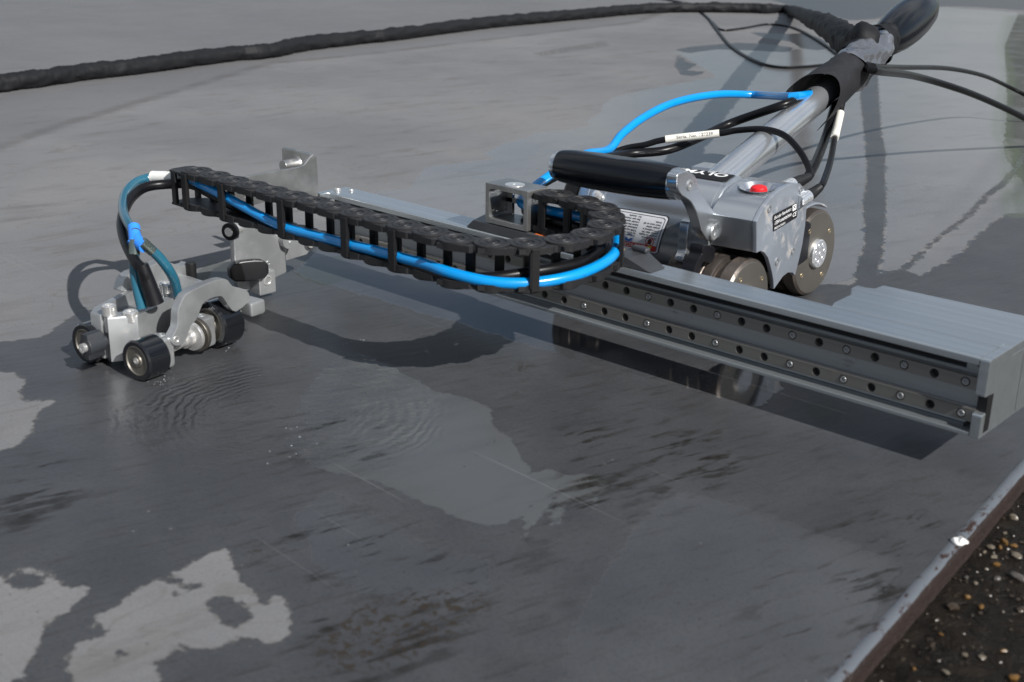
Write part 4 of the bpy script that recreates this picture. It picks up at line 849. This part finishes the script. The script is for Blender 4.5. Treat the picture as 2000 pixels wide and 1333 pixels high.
# carrying handle
gy, gz = D['grip']
gp = [(0, -46.5), (9, -46.5), (11, -47), (11.8, -48.5), (12.2, -49), (13.2, -50), (13.9, -58), (14.9, -76), (15.2, -98), (14.9, -122), (14.0, -140), (13.0, -150), (12.2, -153), (11, -153.8), (0, -153.8)]
gb = lathe(gp, W(0, gy, gz), fx, 48)
for v in gb.verts:                       # the thumb flat milled along the top of the grip
    q = F.inverted() @ v.co
    if -140 < q.x < -62 and q.z > gz + 8:
        u_ = 1 - ((q.x + 101) / 39) ** 2; q.z = min(q.z, gz + 15.2 - 2.2 * u_); v.co = F @ q
new_obj('hand_grip', gb, M['grip'], cr)
new_obj('grip_cap', lathe([(10.6, -153.9), (11.0, -154.6), (10.9, -157.4), (9.0, -158.4), (0, -158.4)], W(0, gy, gz), fx, 32), M['alu'], cr)
ap = smooth_poly(D['arm'], 2)
ha = new_obj('handle_arm', prism(ap, -46.5, -37.5, 'yzx', 1.6, F, 3), M['alu'], cr)
new_obj('arm_boss', lathe([(0, -51), (11.6, -51), (12.3, -50), (12.3, -44), (0, -44)], W(0, gy - 2, gz), fx, 32), M['alu'], cr)
(b1y, b1z), (b2y, b2z), (b3y, b3z) = D['armbolt']
screw(ha, W(-37.6, b1y, b1z), fx, 4.4, 1.2, 'alu_sat'); screw(ha, W(-38, b2y, b2z), fx, 4.0, 4.6, 'alu_sat'); screw(ha, W(-37.6, b3y, b3z), fx, 6.8, 3.0, 'alu_sat')
new_obj('latch_bracket', prism(smooth_poly(D['clamp'], 3), -63, -55, 'yzx', .9, F), M['alu'], cr)
new_obj('latch_lever', prism(smooth_poly(D['lever'], 2), -42, -30, 'yzx', 1.2, F), M['black'], cr)
# wheels
def wheel(px, py, r, face, yaw, hub_r, thick=62):
    Fw = Matrix.Rotation(R(yaw), 3, 'Z') @ Vector((1, 0, 0)); o = Vector((px, py, r))
    w = new_obj('wheel', lathe([(0, 0), (r - 3.2, 0), (r - 2.2, -.4)], o, Fw, 56), M['disc'], cr)
    new_obj('wheel_rim', lathe([(r - 2.2, -.4), (r - .2, -2.2), (r, -4), (r, -12), (r - .6, -12.6), (r - 4.4, -13), (r - 4.4, -19.5), (r - .8, -20), (r - .2, -21), (r, -28), (r - .7, -28.6), (r - .7, -29.6), (r, -30.2), (r, -38), (r - .8, -39), (r - 5, -39.6), (r - 5, -47), (r - .4, -47.6), (r - .2, -thick), (0, -thick)], o, Fw, 56), M['rusty'], w)
    G = frame(Fw)
    if hub_r:
        new_obj('hub', lathe([(hub_r, 0), (hub_r, 3.4), (hub_r * .93, 4.4), (0, 4.4)], o, Fw, 36), M['chrome'], w)
        for q in range(8):
            a = R(q * 51.4 + 10); rr = hub_r * .62 if q < 7 else 0
            screw(w, o + G @ Vector((rr * math.cos(a), rr * math.sin(a), 3.6)), Fw, hub_r * .20, 1.2, 'chrome', 'hub_bolt')
    for q in range(4):
        a = R(q * 90 + 35)
        screw(w, o + G @ Vector(((r * .72) * math.cos(a), (r * .72) * math.sin(a), -.9)), Fw, r * .062, 1.3, 'pin_brass', 'face_screw')
    return w
wheel(-250, 266, 39, 1, 2, 13)
wheel(-227, 118, 33.5, 1, 1, 11)
wheel(-352, 292, 39, 1, 10, 0, 40); wheel(-372, 138, 33.5, 1, 10, 0, 40)
# fender over the rear wheel
bm = bmesh.new(); rows = []
for i in range(17):
    a = R(176 - i * 7.4); rows.append([bm.verts.new((x, 266 + math.cos(a) * r_ * 1.06 - 1, 39 + math.sin(a) * r_)) for x, r_ in ((-256, 44.5), (-256, 42.8), (-320, 42.8), (-320, 44.5))])
for A, B in zip(rows, rows[1:]):
    for q in range(4): bm.faces.new((A[q], A[(q + 1) % 4], B[(q + 1) % 4], B[q]))
bm.faces.new(rows[0]); bm.faces.new(rows[-1]); bmesh.ops.recalc_face_normals(bm, faces=bm.faces)
new_obj('fender', bevel(bm, .35, 1, 60), M['alu_plate'], cr)
new_obj('under_frame', box(-150, -20, 30, 78, 30, 72, 2, F), M['black'], cr)
new_obj('drive_module', box(-110, -8, 84, 150, 34, 72, 3, F), M['black'], cr)
# push pole
pa, pb = Vector(D['pole'][0]), Vector(D['pole'][1]); pu = (pb - pa).normalized(); p0 = pa - pu * 46
PL = lambda s, r=0, a=0: pa + pu * s
pole = new_obj('push_pole', lathe([(0, 0), (13.4, 0), (13.4, 440), (0, 440)], p0, pu, 48), M['pole'], cr)
new_obj('pole_grip', lathe([(0, 386), (13.6, 386), (15.2, 387), (16.4, 390), (19.5, 400), (22.6, 424), (24, 452), (23.4, 482), (20.8, 509), (15.6, 530), (8.6, 541), (0, 544)], pa, pu, 48), M['grip'], pole)
new_obj('grip_ring', lathe([(13.5, 384), (14.6, 384), (15.0, 385), (15.0, 387.5), (13.5, 387.5)], pa, pu, 40), M['rubber'], pole)
new_obj('pole_clamp', box(-88, -58, 60, 84, 108, 122.5, 1.0, F), M['alu'], cr)

# ------------------------------------------------------------------ sheath, tape and cables
NPOLE = pu.cross(Vector((0, 0, 1))).normalized()
sh = [Vector(p) for p in D['sheath']]
slv = [(x, y, 15.0) for x, y in D['sleeve']]
full = slv + D['sleeve_up']
bm = sweep(full, [15.5] * (len(full) - 3) + [16, 15, 13], 22, 30, True)
rr_ = random.Random(5); ring = 22; nv = len(bm.verts); bm.verts.ensure_lookup_table()
cen = [sum((bm.verts[i * ring + j].co for j in range(ring)), Vector()) / ring for i in range(nv // ring)]
arc = [0.0]
for p_, q_ in zip(cen, cen[1:]): arc.append(arc[-1] + (q_ - p_).length)
for i, ce in enumerate(cen):
    u_ = arc[i]
    for j in range(ring):
        v = bm.verts[i * ring + j]; a_ = 2 * math.pi * j / ring
        pn = Vector((u_ / 34, 1.5 * math.cos(a_), 1.5 * math.sin(a_)))
        w_ = .27 * mnoise.noise(pn) + .16 * (.4 - abs(mnoise.noise(pn * 2.3 + Vector((7, 1, 3))))) + .10 * mnoise.noise(Vector((u_ / 110, 5, .8 * math.cos(a_)))) + .08 * mnoise.noise(pn * 5)
        v.co = ce + (v.co - ce) * (1 + w_ + rr_.uniform(-.025, .025)); v.co.z = max(v.co.z, .4)
slv_o = tag(new_obj('umbilical_sleeve', bm, M['fabric'], None, 70), 'long wrinkled black fabric sleeve snaking across the plate behind the crawler', 'cable sleeve')
def wrap_band(s0, s1, r0, r1, seed, lift, amp, bulge=0.0, n=26, mseg=48, a0=0, a1=360, edge=0.0):
    """cloth wound round the pole between two stations, wrinkled"""
    rd = random.Random(seed); ph = [rd.uniform(0, 6) for _ in range(6)]; bm = bmesh.new(); rows = []
    x_ = (Vector((0, 0, 1)) - pu * pu.z).normalized(); y_ = pu.cross(x_)
    for i in range(n + 1):
        t = i / n; row = []
        for j in range(mseg + 1):
            a = R(a0 + (a1 - a0) * j / mseg)
            st = s0 + (s1 - s0) * t + edge * math.sin(2 * a + ph[4]) * (1 - t) + edge * .6 * math.sin(3 * a + ph[5]) * t
            r = r0 + (r1 - r0) * t + amp * (math.sin(3 * a + 5 * t + ph[0]) + .6 * math.sin(7 * a - 9 * t + ph[1]) + .5 * math.sin(11 * t + 2 * a + ph[2]) + .45 * math.sin(17 * t - 4 * a + ph[3]) + .35 * math.sin(26 * t + 9 * a + ph[0]) + .8 * mnoise.noise(Vector((4.5 * t, 2.2 * math.cos(a) + seed, 2.2 * math.sin(a)))))
            r *= 1 + bulge * max(0, math.cos(a - R(lift))) ** 2
            row.append(bm.verts.new(pa + pu * st + (x_ * math.cos(a) + y_ * math.sin(a)) * r))
        rows.append(row)
    for A, B in zip(rows, rows[1:]):
        for j in range(mseg): bm.faces.new((A[j], A[j + 1], B[j + 1], B[j]))
    bmesh.ops.remove_doubles(bm, verts=bm.verts, dist=.01)
    bmesh.ops.recalc_face_normals(bm, faces=bm.faces)
    return bm
tag(new_obj('duct_tape', wrap_band(258, 350, 20.5, 18.5, 2, 20, 1.15, .25, 60, 110, edge=7), M['tape'], None, 60), 'silver duct tape wound round the pole and the cable sleeve', 'tape')
tag(new_obj('sleeve_mouth', wrap_band(352, 384, 19.5, 17, 4, 10, .7, .25, 14, 48, edge=4), M['fabric'], None, 60), 'black end of the fabric sleeve wrapped over the pole beside its grip', 'cloth wrap')
fl = wrap_band(168, 268, 23.5, 19.6, 9, 25, .35, .30, 26, 56, -112, 150, edge=16)
tag(new_obj('rubber_flap', fl, M['flap'], None, 60), 'dark rubberised cuff hanging open over the pole below the tape', 'cuff')
def cable(name, pts, r, mat, label, cat='cable', seg=10, n=6):
    return tag(new_obj(name, sweep(pts, r, seg, n), M[mat]), label, cat)
ser = cable('encoder_cable', D['serial'] , 2.9, 'cable', 'black cable with a white serial number sleeve arching over the pole to a plug')
new_obj('plug_boot', sweep(D['serial_plug'], [3.4, 5.0, 5.6], 12, 5), M['rubber'], ser)
q0 = Vector(D['serial_plug'][-1]); q1 = Vector(D['serial_plug'][-2]); dd = (q0 - q1).normalized()
new_obj('plug_collar', lathe([(0, -2), (6, -2), (6.2, 0), (6.2, 5), (5.6, 6), (6.2, 7), (6.2, 12), (0, 12)], q0, dd, 20), M['chrome'], ser)
P = smooth_poly([Vector(p) for p in D['serial']], 6, False)
s0i, s1i = 18, 27
tp = [P[i] for i in range(3 * 6, 4 * 6 + 1)]
tg = new_obj('serial_tag', sweep([tp[0], tp[2], tp[4], tp[6]], 3.7, 16, 4), M['tag'], ser)
t_ = text_bm('Serial No. 127239', 5.0, .02); w_ = width(t_)
camv = (Vector(c['loc']) - tp[3]).normalized(); ax_ = (tp[-1] - tp[0]); Ls = ax_.length; ax_.normalize(); upv = camv.cross(ax_).normalized(); 
fz = ax_.cross(Vector((0, 0, 1))).normalized(); 
if fz.dot(camv) < 0: fz = -fz
nrm = (fz + Vector((0, 0, .45))).normalized(); upv = (Vector((0, 0, 1)) - nrm * nrm.z); upv = (upv - ax_ * upv.dot(ax_)).normalized()
def tag_text(t, w, mid_l, L, r, frac, sh_):
    for v in t.verts:
        a = v.co.x / w * L * frac + L * (1 - frac) * .6; b_ = (v.co.y - 1.9) / r * .8
        ip = min(a / L, .999) * (len(mid_l) - 1); i0 = int(ip); pc = mid_l[i0].lerp(mid_l[min(i0 + 1, len(mid_l) - 1)], ip - i0)
        v.co = pc + (nrm * math.cos(b_) + upv * math.sin(b_)) * (r + .12)
    return t
new_obj('serial_text', tag_text(t_, w_, tp, Ls, 3.7, .62, 0), M['black_print'], tg)
cable('power_cable', D['down'], 4.3, 'cable', 'thick black cable hanging from the cuff down to the crawler plug')
tgd = cable('signal_cable', D['tagged'], 2.9, 'cable', 'thin black cable with a cream tag hanging beside the pole')
P = smooth_poly([Vector(p) for p in D['tagged']], 6, False)
new_obj('cable_tag', sweep([P[10], P[12], P[14], P[16], P[18]], 4.0, 14, 3), M['tag'], tgd)
new_obj('plug_boot', sweep(D['tagged_plug'], [3.4, 4.6, 5.2], 12, 5), M['rubber'], tgd)
q0 = Vector(D['tagged_plug'][-1]); q1 = Vector(D['tagged_plug'][-2]); dd = (q0 - q1).normalized()
new_obj('plug_collar', lathe([(0, -2), (5.6, -2), (5.8, 0), (5.8, 2), (5.1, 2.6), (5.8, 3.2), (5.8, 5), (5.1, 5.6), (5.8, 6.2), (5.8, 12), (0, 12)], q0, dd, 20), M['chrome'], tgd)
cable('trailing_cable', D['right_a'], 3.2, 'cable', 'thin black cable leaving the tape to the right, the upper one of the pair')
cable('trailing_cable', D['right_b'], 4.3, 'cable', 'thicker black cable leaving the tape to the right, the lower one of the pair')
cable('thin_cable', D['thin_a'], 3.0, 'cable', 'thin black cable crossing in front of the sleeve and curving low on the plate')
cable('thin_cable', D['thin_b'], 3.0, 'cable', 'thin black cable bowing along the inner side of the black sleeve')

# ------------------------------------------------------------------ probe carriage at the rail's end
pc = thing('probe_carriage', 'steel carriage plate with rollers and knobs on the left end of the rail', 'carriage', (-600, -60, 0))
cp = D['cplate']
new_obj('carriage_plate', prism(cp, -603, -596, 'yzx', 1.6), M['alu_sat'], pc)
new_obj('rear_plate', prism(D['cplate2'], -612, -604.5, 'yzx', .8), M['alu_sat'], pc)
bt = smooth_poly(D['bent'], 2)
new_obj('chain_arm', prism(bt, -603, -599.5, 'yzx', .8), M['alu_blast'], pc)
new_obj('arm_flange', box(-645, -603.2, -19.5, -14.5, 84, 116, 1.6), M['alu_blast'], pc)
new_obj('flange_pin', lathe([(0, 0), (5.2, 0), (5.4, .6), (5.4, 14), (7.5, 17), (0, 17)], (-622, -36, 104), (0, 1, 0), 24), M['alu_blast'], pc)
new_obj('rail_strut', box(-604, -598, -14, 2, 72, 79.5, .6), M['rail'], pc)
ck = D['cknobs']
kn = new_obj('knurled_knob', lathe([(0, 0), (7.6, 0), (8, .6), (8, 5.4), (7.6, 6), (2.0, 6), (1.8, 4.6), (0, 4.6)], (-596, ck['knurl'][1], ck['knurl'][2]), (1, 0, 0), 48), M['alu_sat'], pc)
for v in kn.data.vertices:
    yy = v.co.y * 1000 + BASE[pc].y - ck['knurl'][1]; zz = v.co.z * 1000 + BASE[pc].z - ck['knurl'][2]; r_ = math.hypot(yy, zz)
    if r_ > 7.8 and int(round(math.degrees(math.atan2(zz, yy)) / 7.5)) % 2: v.co.y -= yy / r_ * .0006; v.co.z -= zz / r_ * .0006
new_obj('guide_roller', lathe([(0, 0), (6.6, 0), (7, .5), (7, 7), (6.4, 7.6), (3.2, 7.8), (3.0, 9), (1.2, 9), (1.1, 8), (0, 8)], (-612, ck['roller'][1], ck['roller'][2]), (1, 0, 0), 32), M['dark_plate'], pc)
new_obj('roller_screw', lathe([(3.4, 0), (3.4, 2.2), (1.4, 2.2), (1.3, 1), (0, 1)], (-604.4, ck['roller'][1], ck['roller'][2]), (1, 0, 0), 18), M['bright'], pc)
ur = new_obj('upper_roller', lathe([(0, 0), (4, 0), (4, 1), (7, 1), (7.4, 1.6), (7.4, 6), (7, 6.6), (4.6, 6.8), (4.4, 6.4)], (-588, ck['upper'][1] - 6, ck['upper'][2]), (.35, -1, 0), 32), M['rubber'], pc)
new_obj('roller_stud', lathe([(0, -9), (5, -9), (5, .8), (4.3, .9), (4.3, 6.3), (3.8, 6.9), (0, 6.9)], (-588, ck['upper'][1] - 6, ck['upper'][2]), (.35, -1, 0), 20), M['bright'], pc)
wk = Vector(ck['wing'])
wing = prism(smooth_poly([(-17, -4), (-17, 4), (-13, 8), (-5, 9), (5, 9), (13, 8), (17, 4), (17, -4), (13, -8), (5, -9), (-5, -9), (-13, -8)], 1), 0, 11, 'xyz', 1.8)
fr = frame((.9, -.35, .1)).to_4x4(); fr.translation = wk + Vector((-12, 3, 0)); xf(wing, fr)
new_obj('wing_knob', wing, M['black'], pc)
hb = Vector(ck['hole'])
new_obj('pivot_block', box(hb.x - 16, hb.x + 2, hb.y - 9, hb.y + 9, 4, hb.z + 8, 1.5), M['alu_sat'], pc)
new_obj('pivot_bush', lathe([(4.6, 0), (4.6, .6), (3.2, .8), (3.0, -2), (0, -2)], hb + Vector((2, 0, 0)), (1, 0, 0), 24), M['bright'], pc)
screw(pc, ck['scr'], (1, 0, 0), 2.2, .9, 'alu_sat')

# ------------------------------------------------------------------ probe sled
sd = thing('probe_sled', 'small silver four wheeled probe sled with black tyres standing in the water', 'probe sled', (-530, -230, 0))
T8 = R(8); O8 = Vector((-482, -272, 0)); FS = Matrix.Translation(O8) @ Matrix.Rotation(T8, 4, 'Z'); sx_ = FS.to_3x3() @ Vector((1, 0, 0)); sy_ = FS.to_3x3() @ Vector((0, 1, 0))
tray, trin = D['tray'], D['tray_in']
bm = bmesh.new()
def loop_at(poly, z, sh=(0, 0), kf=1.0):
    cx = sum(p[0] for p in poly) / len(poly); cy = sum(p[1] for p in poly) / len(poly)
    return [bm.verts.new((cx + (p[0] - cx) * kf + sh[0], cy + (p[1] - cy) * kf + sh[1], z)) for p in poly]
def sm(poly): return [tuple(v) for v in smooth_poly(poly, 1)]
ob = loop_at(tray, 6, (0, 0), 1.0); ot = loop_at(tray, 38.6); ot2 = loop_at(tray, 40, (0, 0), .985)
n_ = len(tray)
for A, B in ((ob, ot), (ot, ot2)):
    for i in range(n_): bm.faces.new((A[i], A[(i + 1) % n_], B[(i + 1) % n_], B[i]))
bm.faces.new(ob)
it = loop_at(trin, 40); ib = loop_at(trin, 31, (0, 0), .94); bm.faces.new(ib)
m_ = len(trin)
for i in range(m_): bm.faces.new((it[i], it[(i + 1) % m_], ib[(i + 1) % m_], ib[i]))
# rim between the outer and inner outline
e1 = [bm.edges.get((ot2[i], ot2[(i + 1) % n_])) for i in range(n_)]; e2 = [bm.edges.get((it[i], it[(i + 1) % m_])) for i in range(m_)]
bmesh.ops.triangle_fill(bm, use_beauty=True, use_dissolve=False, edges=[e for e in e1 + e2 if e])
bmesh.ops.recalc_face_normals(bm, faces=bm.faces)
sb = new_obj('sled_body', bm, M['alu_sat'], sd, 40)
def small_wheel(px, py, r, w_, name='sled_wheel'):
    o = Vector((px, py, r)); ax = -sy_
    tw = new_obj(name, lathe([(r * .74, -.6), (r * .74, .3), (r * .93, .5), (r, -1), (r, -w_ + 1), (r * .95, -w_), (r * .6, -w_)], o, ax, 48), M['tyre'], sd)
    new_obj('rim', lathe([(r * .75, .1), (r * .70, .35), (r * .66, -.6), (r * .34, -.9), (r * .30, .1), (r * .14, .1), (r * .13, -.8), (0, -.8)], o, ax, 40), M['disc'], tw)
    new_obj('axle_screw', lathe([(2.4, 0), (2.4, .8), (1.3, .9), (1.2, .2), (0, .2)], o, ax, 16), M['bright'], tw)
    return tw
q1, q3 = FS @ Vector((-9.5, .5, 0)), FS @ Vector((-20, 80, 0)); q2, q4 = FS @ Vector((-68, 1.5, 0)), FS @ Vector((-82, 92, 0))
small_wheel(q1.x, q1.y, 15.4, 19); small_wheel(q3.x, q3.y, 18.6, 20); small_wheel(q2.x, q2.y, 15.6, 17); small_wheel(q4.x, q4.y, 16, 17)
A_ = Vector((q1.x, q1.y, 15.4)) + sy_ * 18; B_ = Vector((q3.x, q3.y, 17)) - sy_ * 1; AB = (B_ - A_); Lx = AB.length
axl = new_obj('axle', lathe([(0, -4), (4.6, -4), (4.6, Lx * .50), (6.5, Lx * .50), (6.5, Lx * .62), (11, Lx * .64), (11.6, Lx * .66), (11.6, Lx * .68), (9.8, Lx * .685), (9.8, Lx * .70), (5, Lx * .70), (5, Lx), (0, Lx)], A_, AB, 32), M['bright'], sd)
new_obj('axle_ring', lathe([(9, Lx * .71), (13.4, Lx * .71), (13.8, Lx * .72), (13.8, Lx * .765), (13.4, Lx * .775), (9, Lx * .775)], A_, AB, 36), M['disc'], axl)
for f_, wd in ((.10, 6), (.86, 8)):
    cpt = A_ + AB * f_; blk = box(-10, 8, -wd, wd, -12, 12.5, 3)
    fm = Matrix.Rotation(T8 + R(6), 4, 'Z'); fm.translation = cpt; new_obj('axle_block', xf(blk, fm), M['alu_sat'], sd)
    screw(sd, cpt + Vector((-1, 1, 12.3)), (0, 0, 1), 3.4, .8, 'alu_sat')
fk = smooth_poly([(q[1], q[2]) for q in D['fork']], 2)
fo = new_obj('fork_arm', prism(fk, -9, -1, 'yzx', .9, FS), M['alu_sat'], sd)
new_obj('pivot_hole', lathe([(2.6, 0), (2.6, .5), (1.9, .6), (1.8, -2), (0, -2)], FS @ Vector((-1, 31, 25)), sx_, 20), M['bright'], fo)
fb = [(q[1], q[2]) for q in D['fork_block']]
new_obj('fork_handle', xf(box(-20, 2, 103.5, 119.5, 22.5, 34.5, 2.4), FS), M['alu_sat'], sd)
tw_ = [(q[1], q[2]) for q in D['twin']]
new_obj('fork_arm', prism(tw_, -96, -86, 'yzx', .8, FS), M['alu_sat'], sd)
tp_ = FS @ Vector((-84, 121, 34)); new_obj('fork_pin', lathe([(0, 0), (4.2, 0), (4.4, 13), (4, 14.5), (0, 14.5)], tp_, (0, 0, 1), 20), M['rubber'], sd)
ka = FS @ Vector((-45.5, 2, 22.5)); 
kb = lathe([(0, 0), (4.5, 0), (4.5, 3), (10.5, 3.4), (11.2, 4.2), (11.2, 16), (10.6, 17), (3.4, 17.4), (3.2, 18.4), (0, 18.4)], ka, -sy_, 30)
for v in kb.verts:
    q = v.co - ka; ax = q.dot(-sy_); rad = q - (-sy_) * ax
    if rad.length > 10 and 3.2 < ax < 17.2:
        s_ = abs((rad.normalized()).dot(sx_)); v.co = ka + (-sy_) * ax + rad * (.90 if s_ < .5 else .62)
new_obj('clamp_knob', kb, M['grey_knob'], sd)
new_obj('knob_stud', lathe([(0, 17), (3.5, 17), (3.5, 20.2), (1.5, 20.2), (1.4, 19.0), (0, 19.0)], ka, -sy_, 18), M['bright'], sd)
for (x, y, z), rr2, hh in zip(D['screws'], (5.0, 5.6, 5.2), (9, 4, 11)):
    bm = lathe([(0, 31 - 44), (rr2 * .8, 31 - 44), (rr2 * .8, hh - 10), (rr2, hh - 9), (rr2, hh - 2), (rr2 * .85, hh - 1.2), (rr2 * .5, hh - 1.2), (rr2 * .45, hh - 2.6), (0, hh - 2.6)], (x, y, 40), (0, 0, 1), 24)
    new_obj('cap_bolt', bm, M['bright'], sd)
k = NT('clear water'); k.set(Base_Color=(.9, .95, 1), Roughness=.14, Transmission_Weight=.6, IOR=1.33); M['water'] = k.m
rd = random.Random(11); bm = bmesh.new()
for cx, cy, sx2, sy2, n2 in D['sparkle_drops']:
    for _ in range(n2):
        r2 = rd.uniform(.16, .45); b0 = bmesh.new(); bmesh.ops.create_icosphere(b0, subdivisions=2, radius=r2)
        ox, oy = cx + rd.gauss(0, sx2), cy + rd.gauss(0, sy2); kx, ky = rd.uniform(.8, 2.2), rd.uniform(.8, 1.4)
        for v in b0.verts: v.co = Vector((ox + v.co.x * kx, oy + v.co.y * ky, v.co.z * .5 + .1))
        join(bm, b0)
o = new_obj('sparkle_droplets', bm, M['water'], None, 60); o['kind'] = 'stuff'  # droplets added for their sparkle, standing in for sun glints on the water
# slotted plate lying in the tray
sp_c = FS @ Vector((-62, 88, 0))
plt = new_obj('slotted_plate', box(sp_c.x - 13, sp_c.x + 13, sp_c.y - 8, sp_c.y + 10, 31, 34, .5), M['alu_blast'], sd)
for dx, dy in ((-5, 3), (3, -2), (-6, -4)): new_obj('slot', box(sp_c.x + dx - 3, sp_c.x + dx + 3, sp_c.y + dy - 1, sp_c.y + dy + 1, 33.6, 34.12, .2), M['black'], plt)
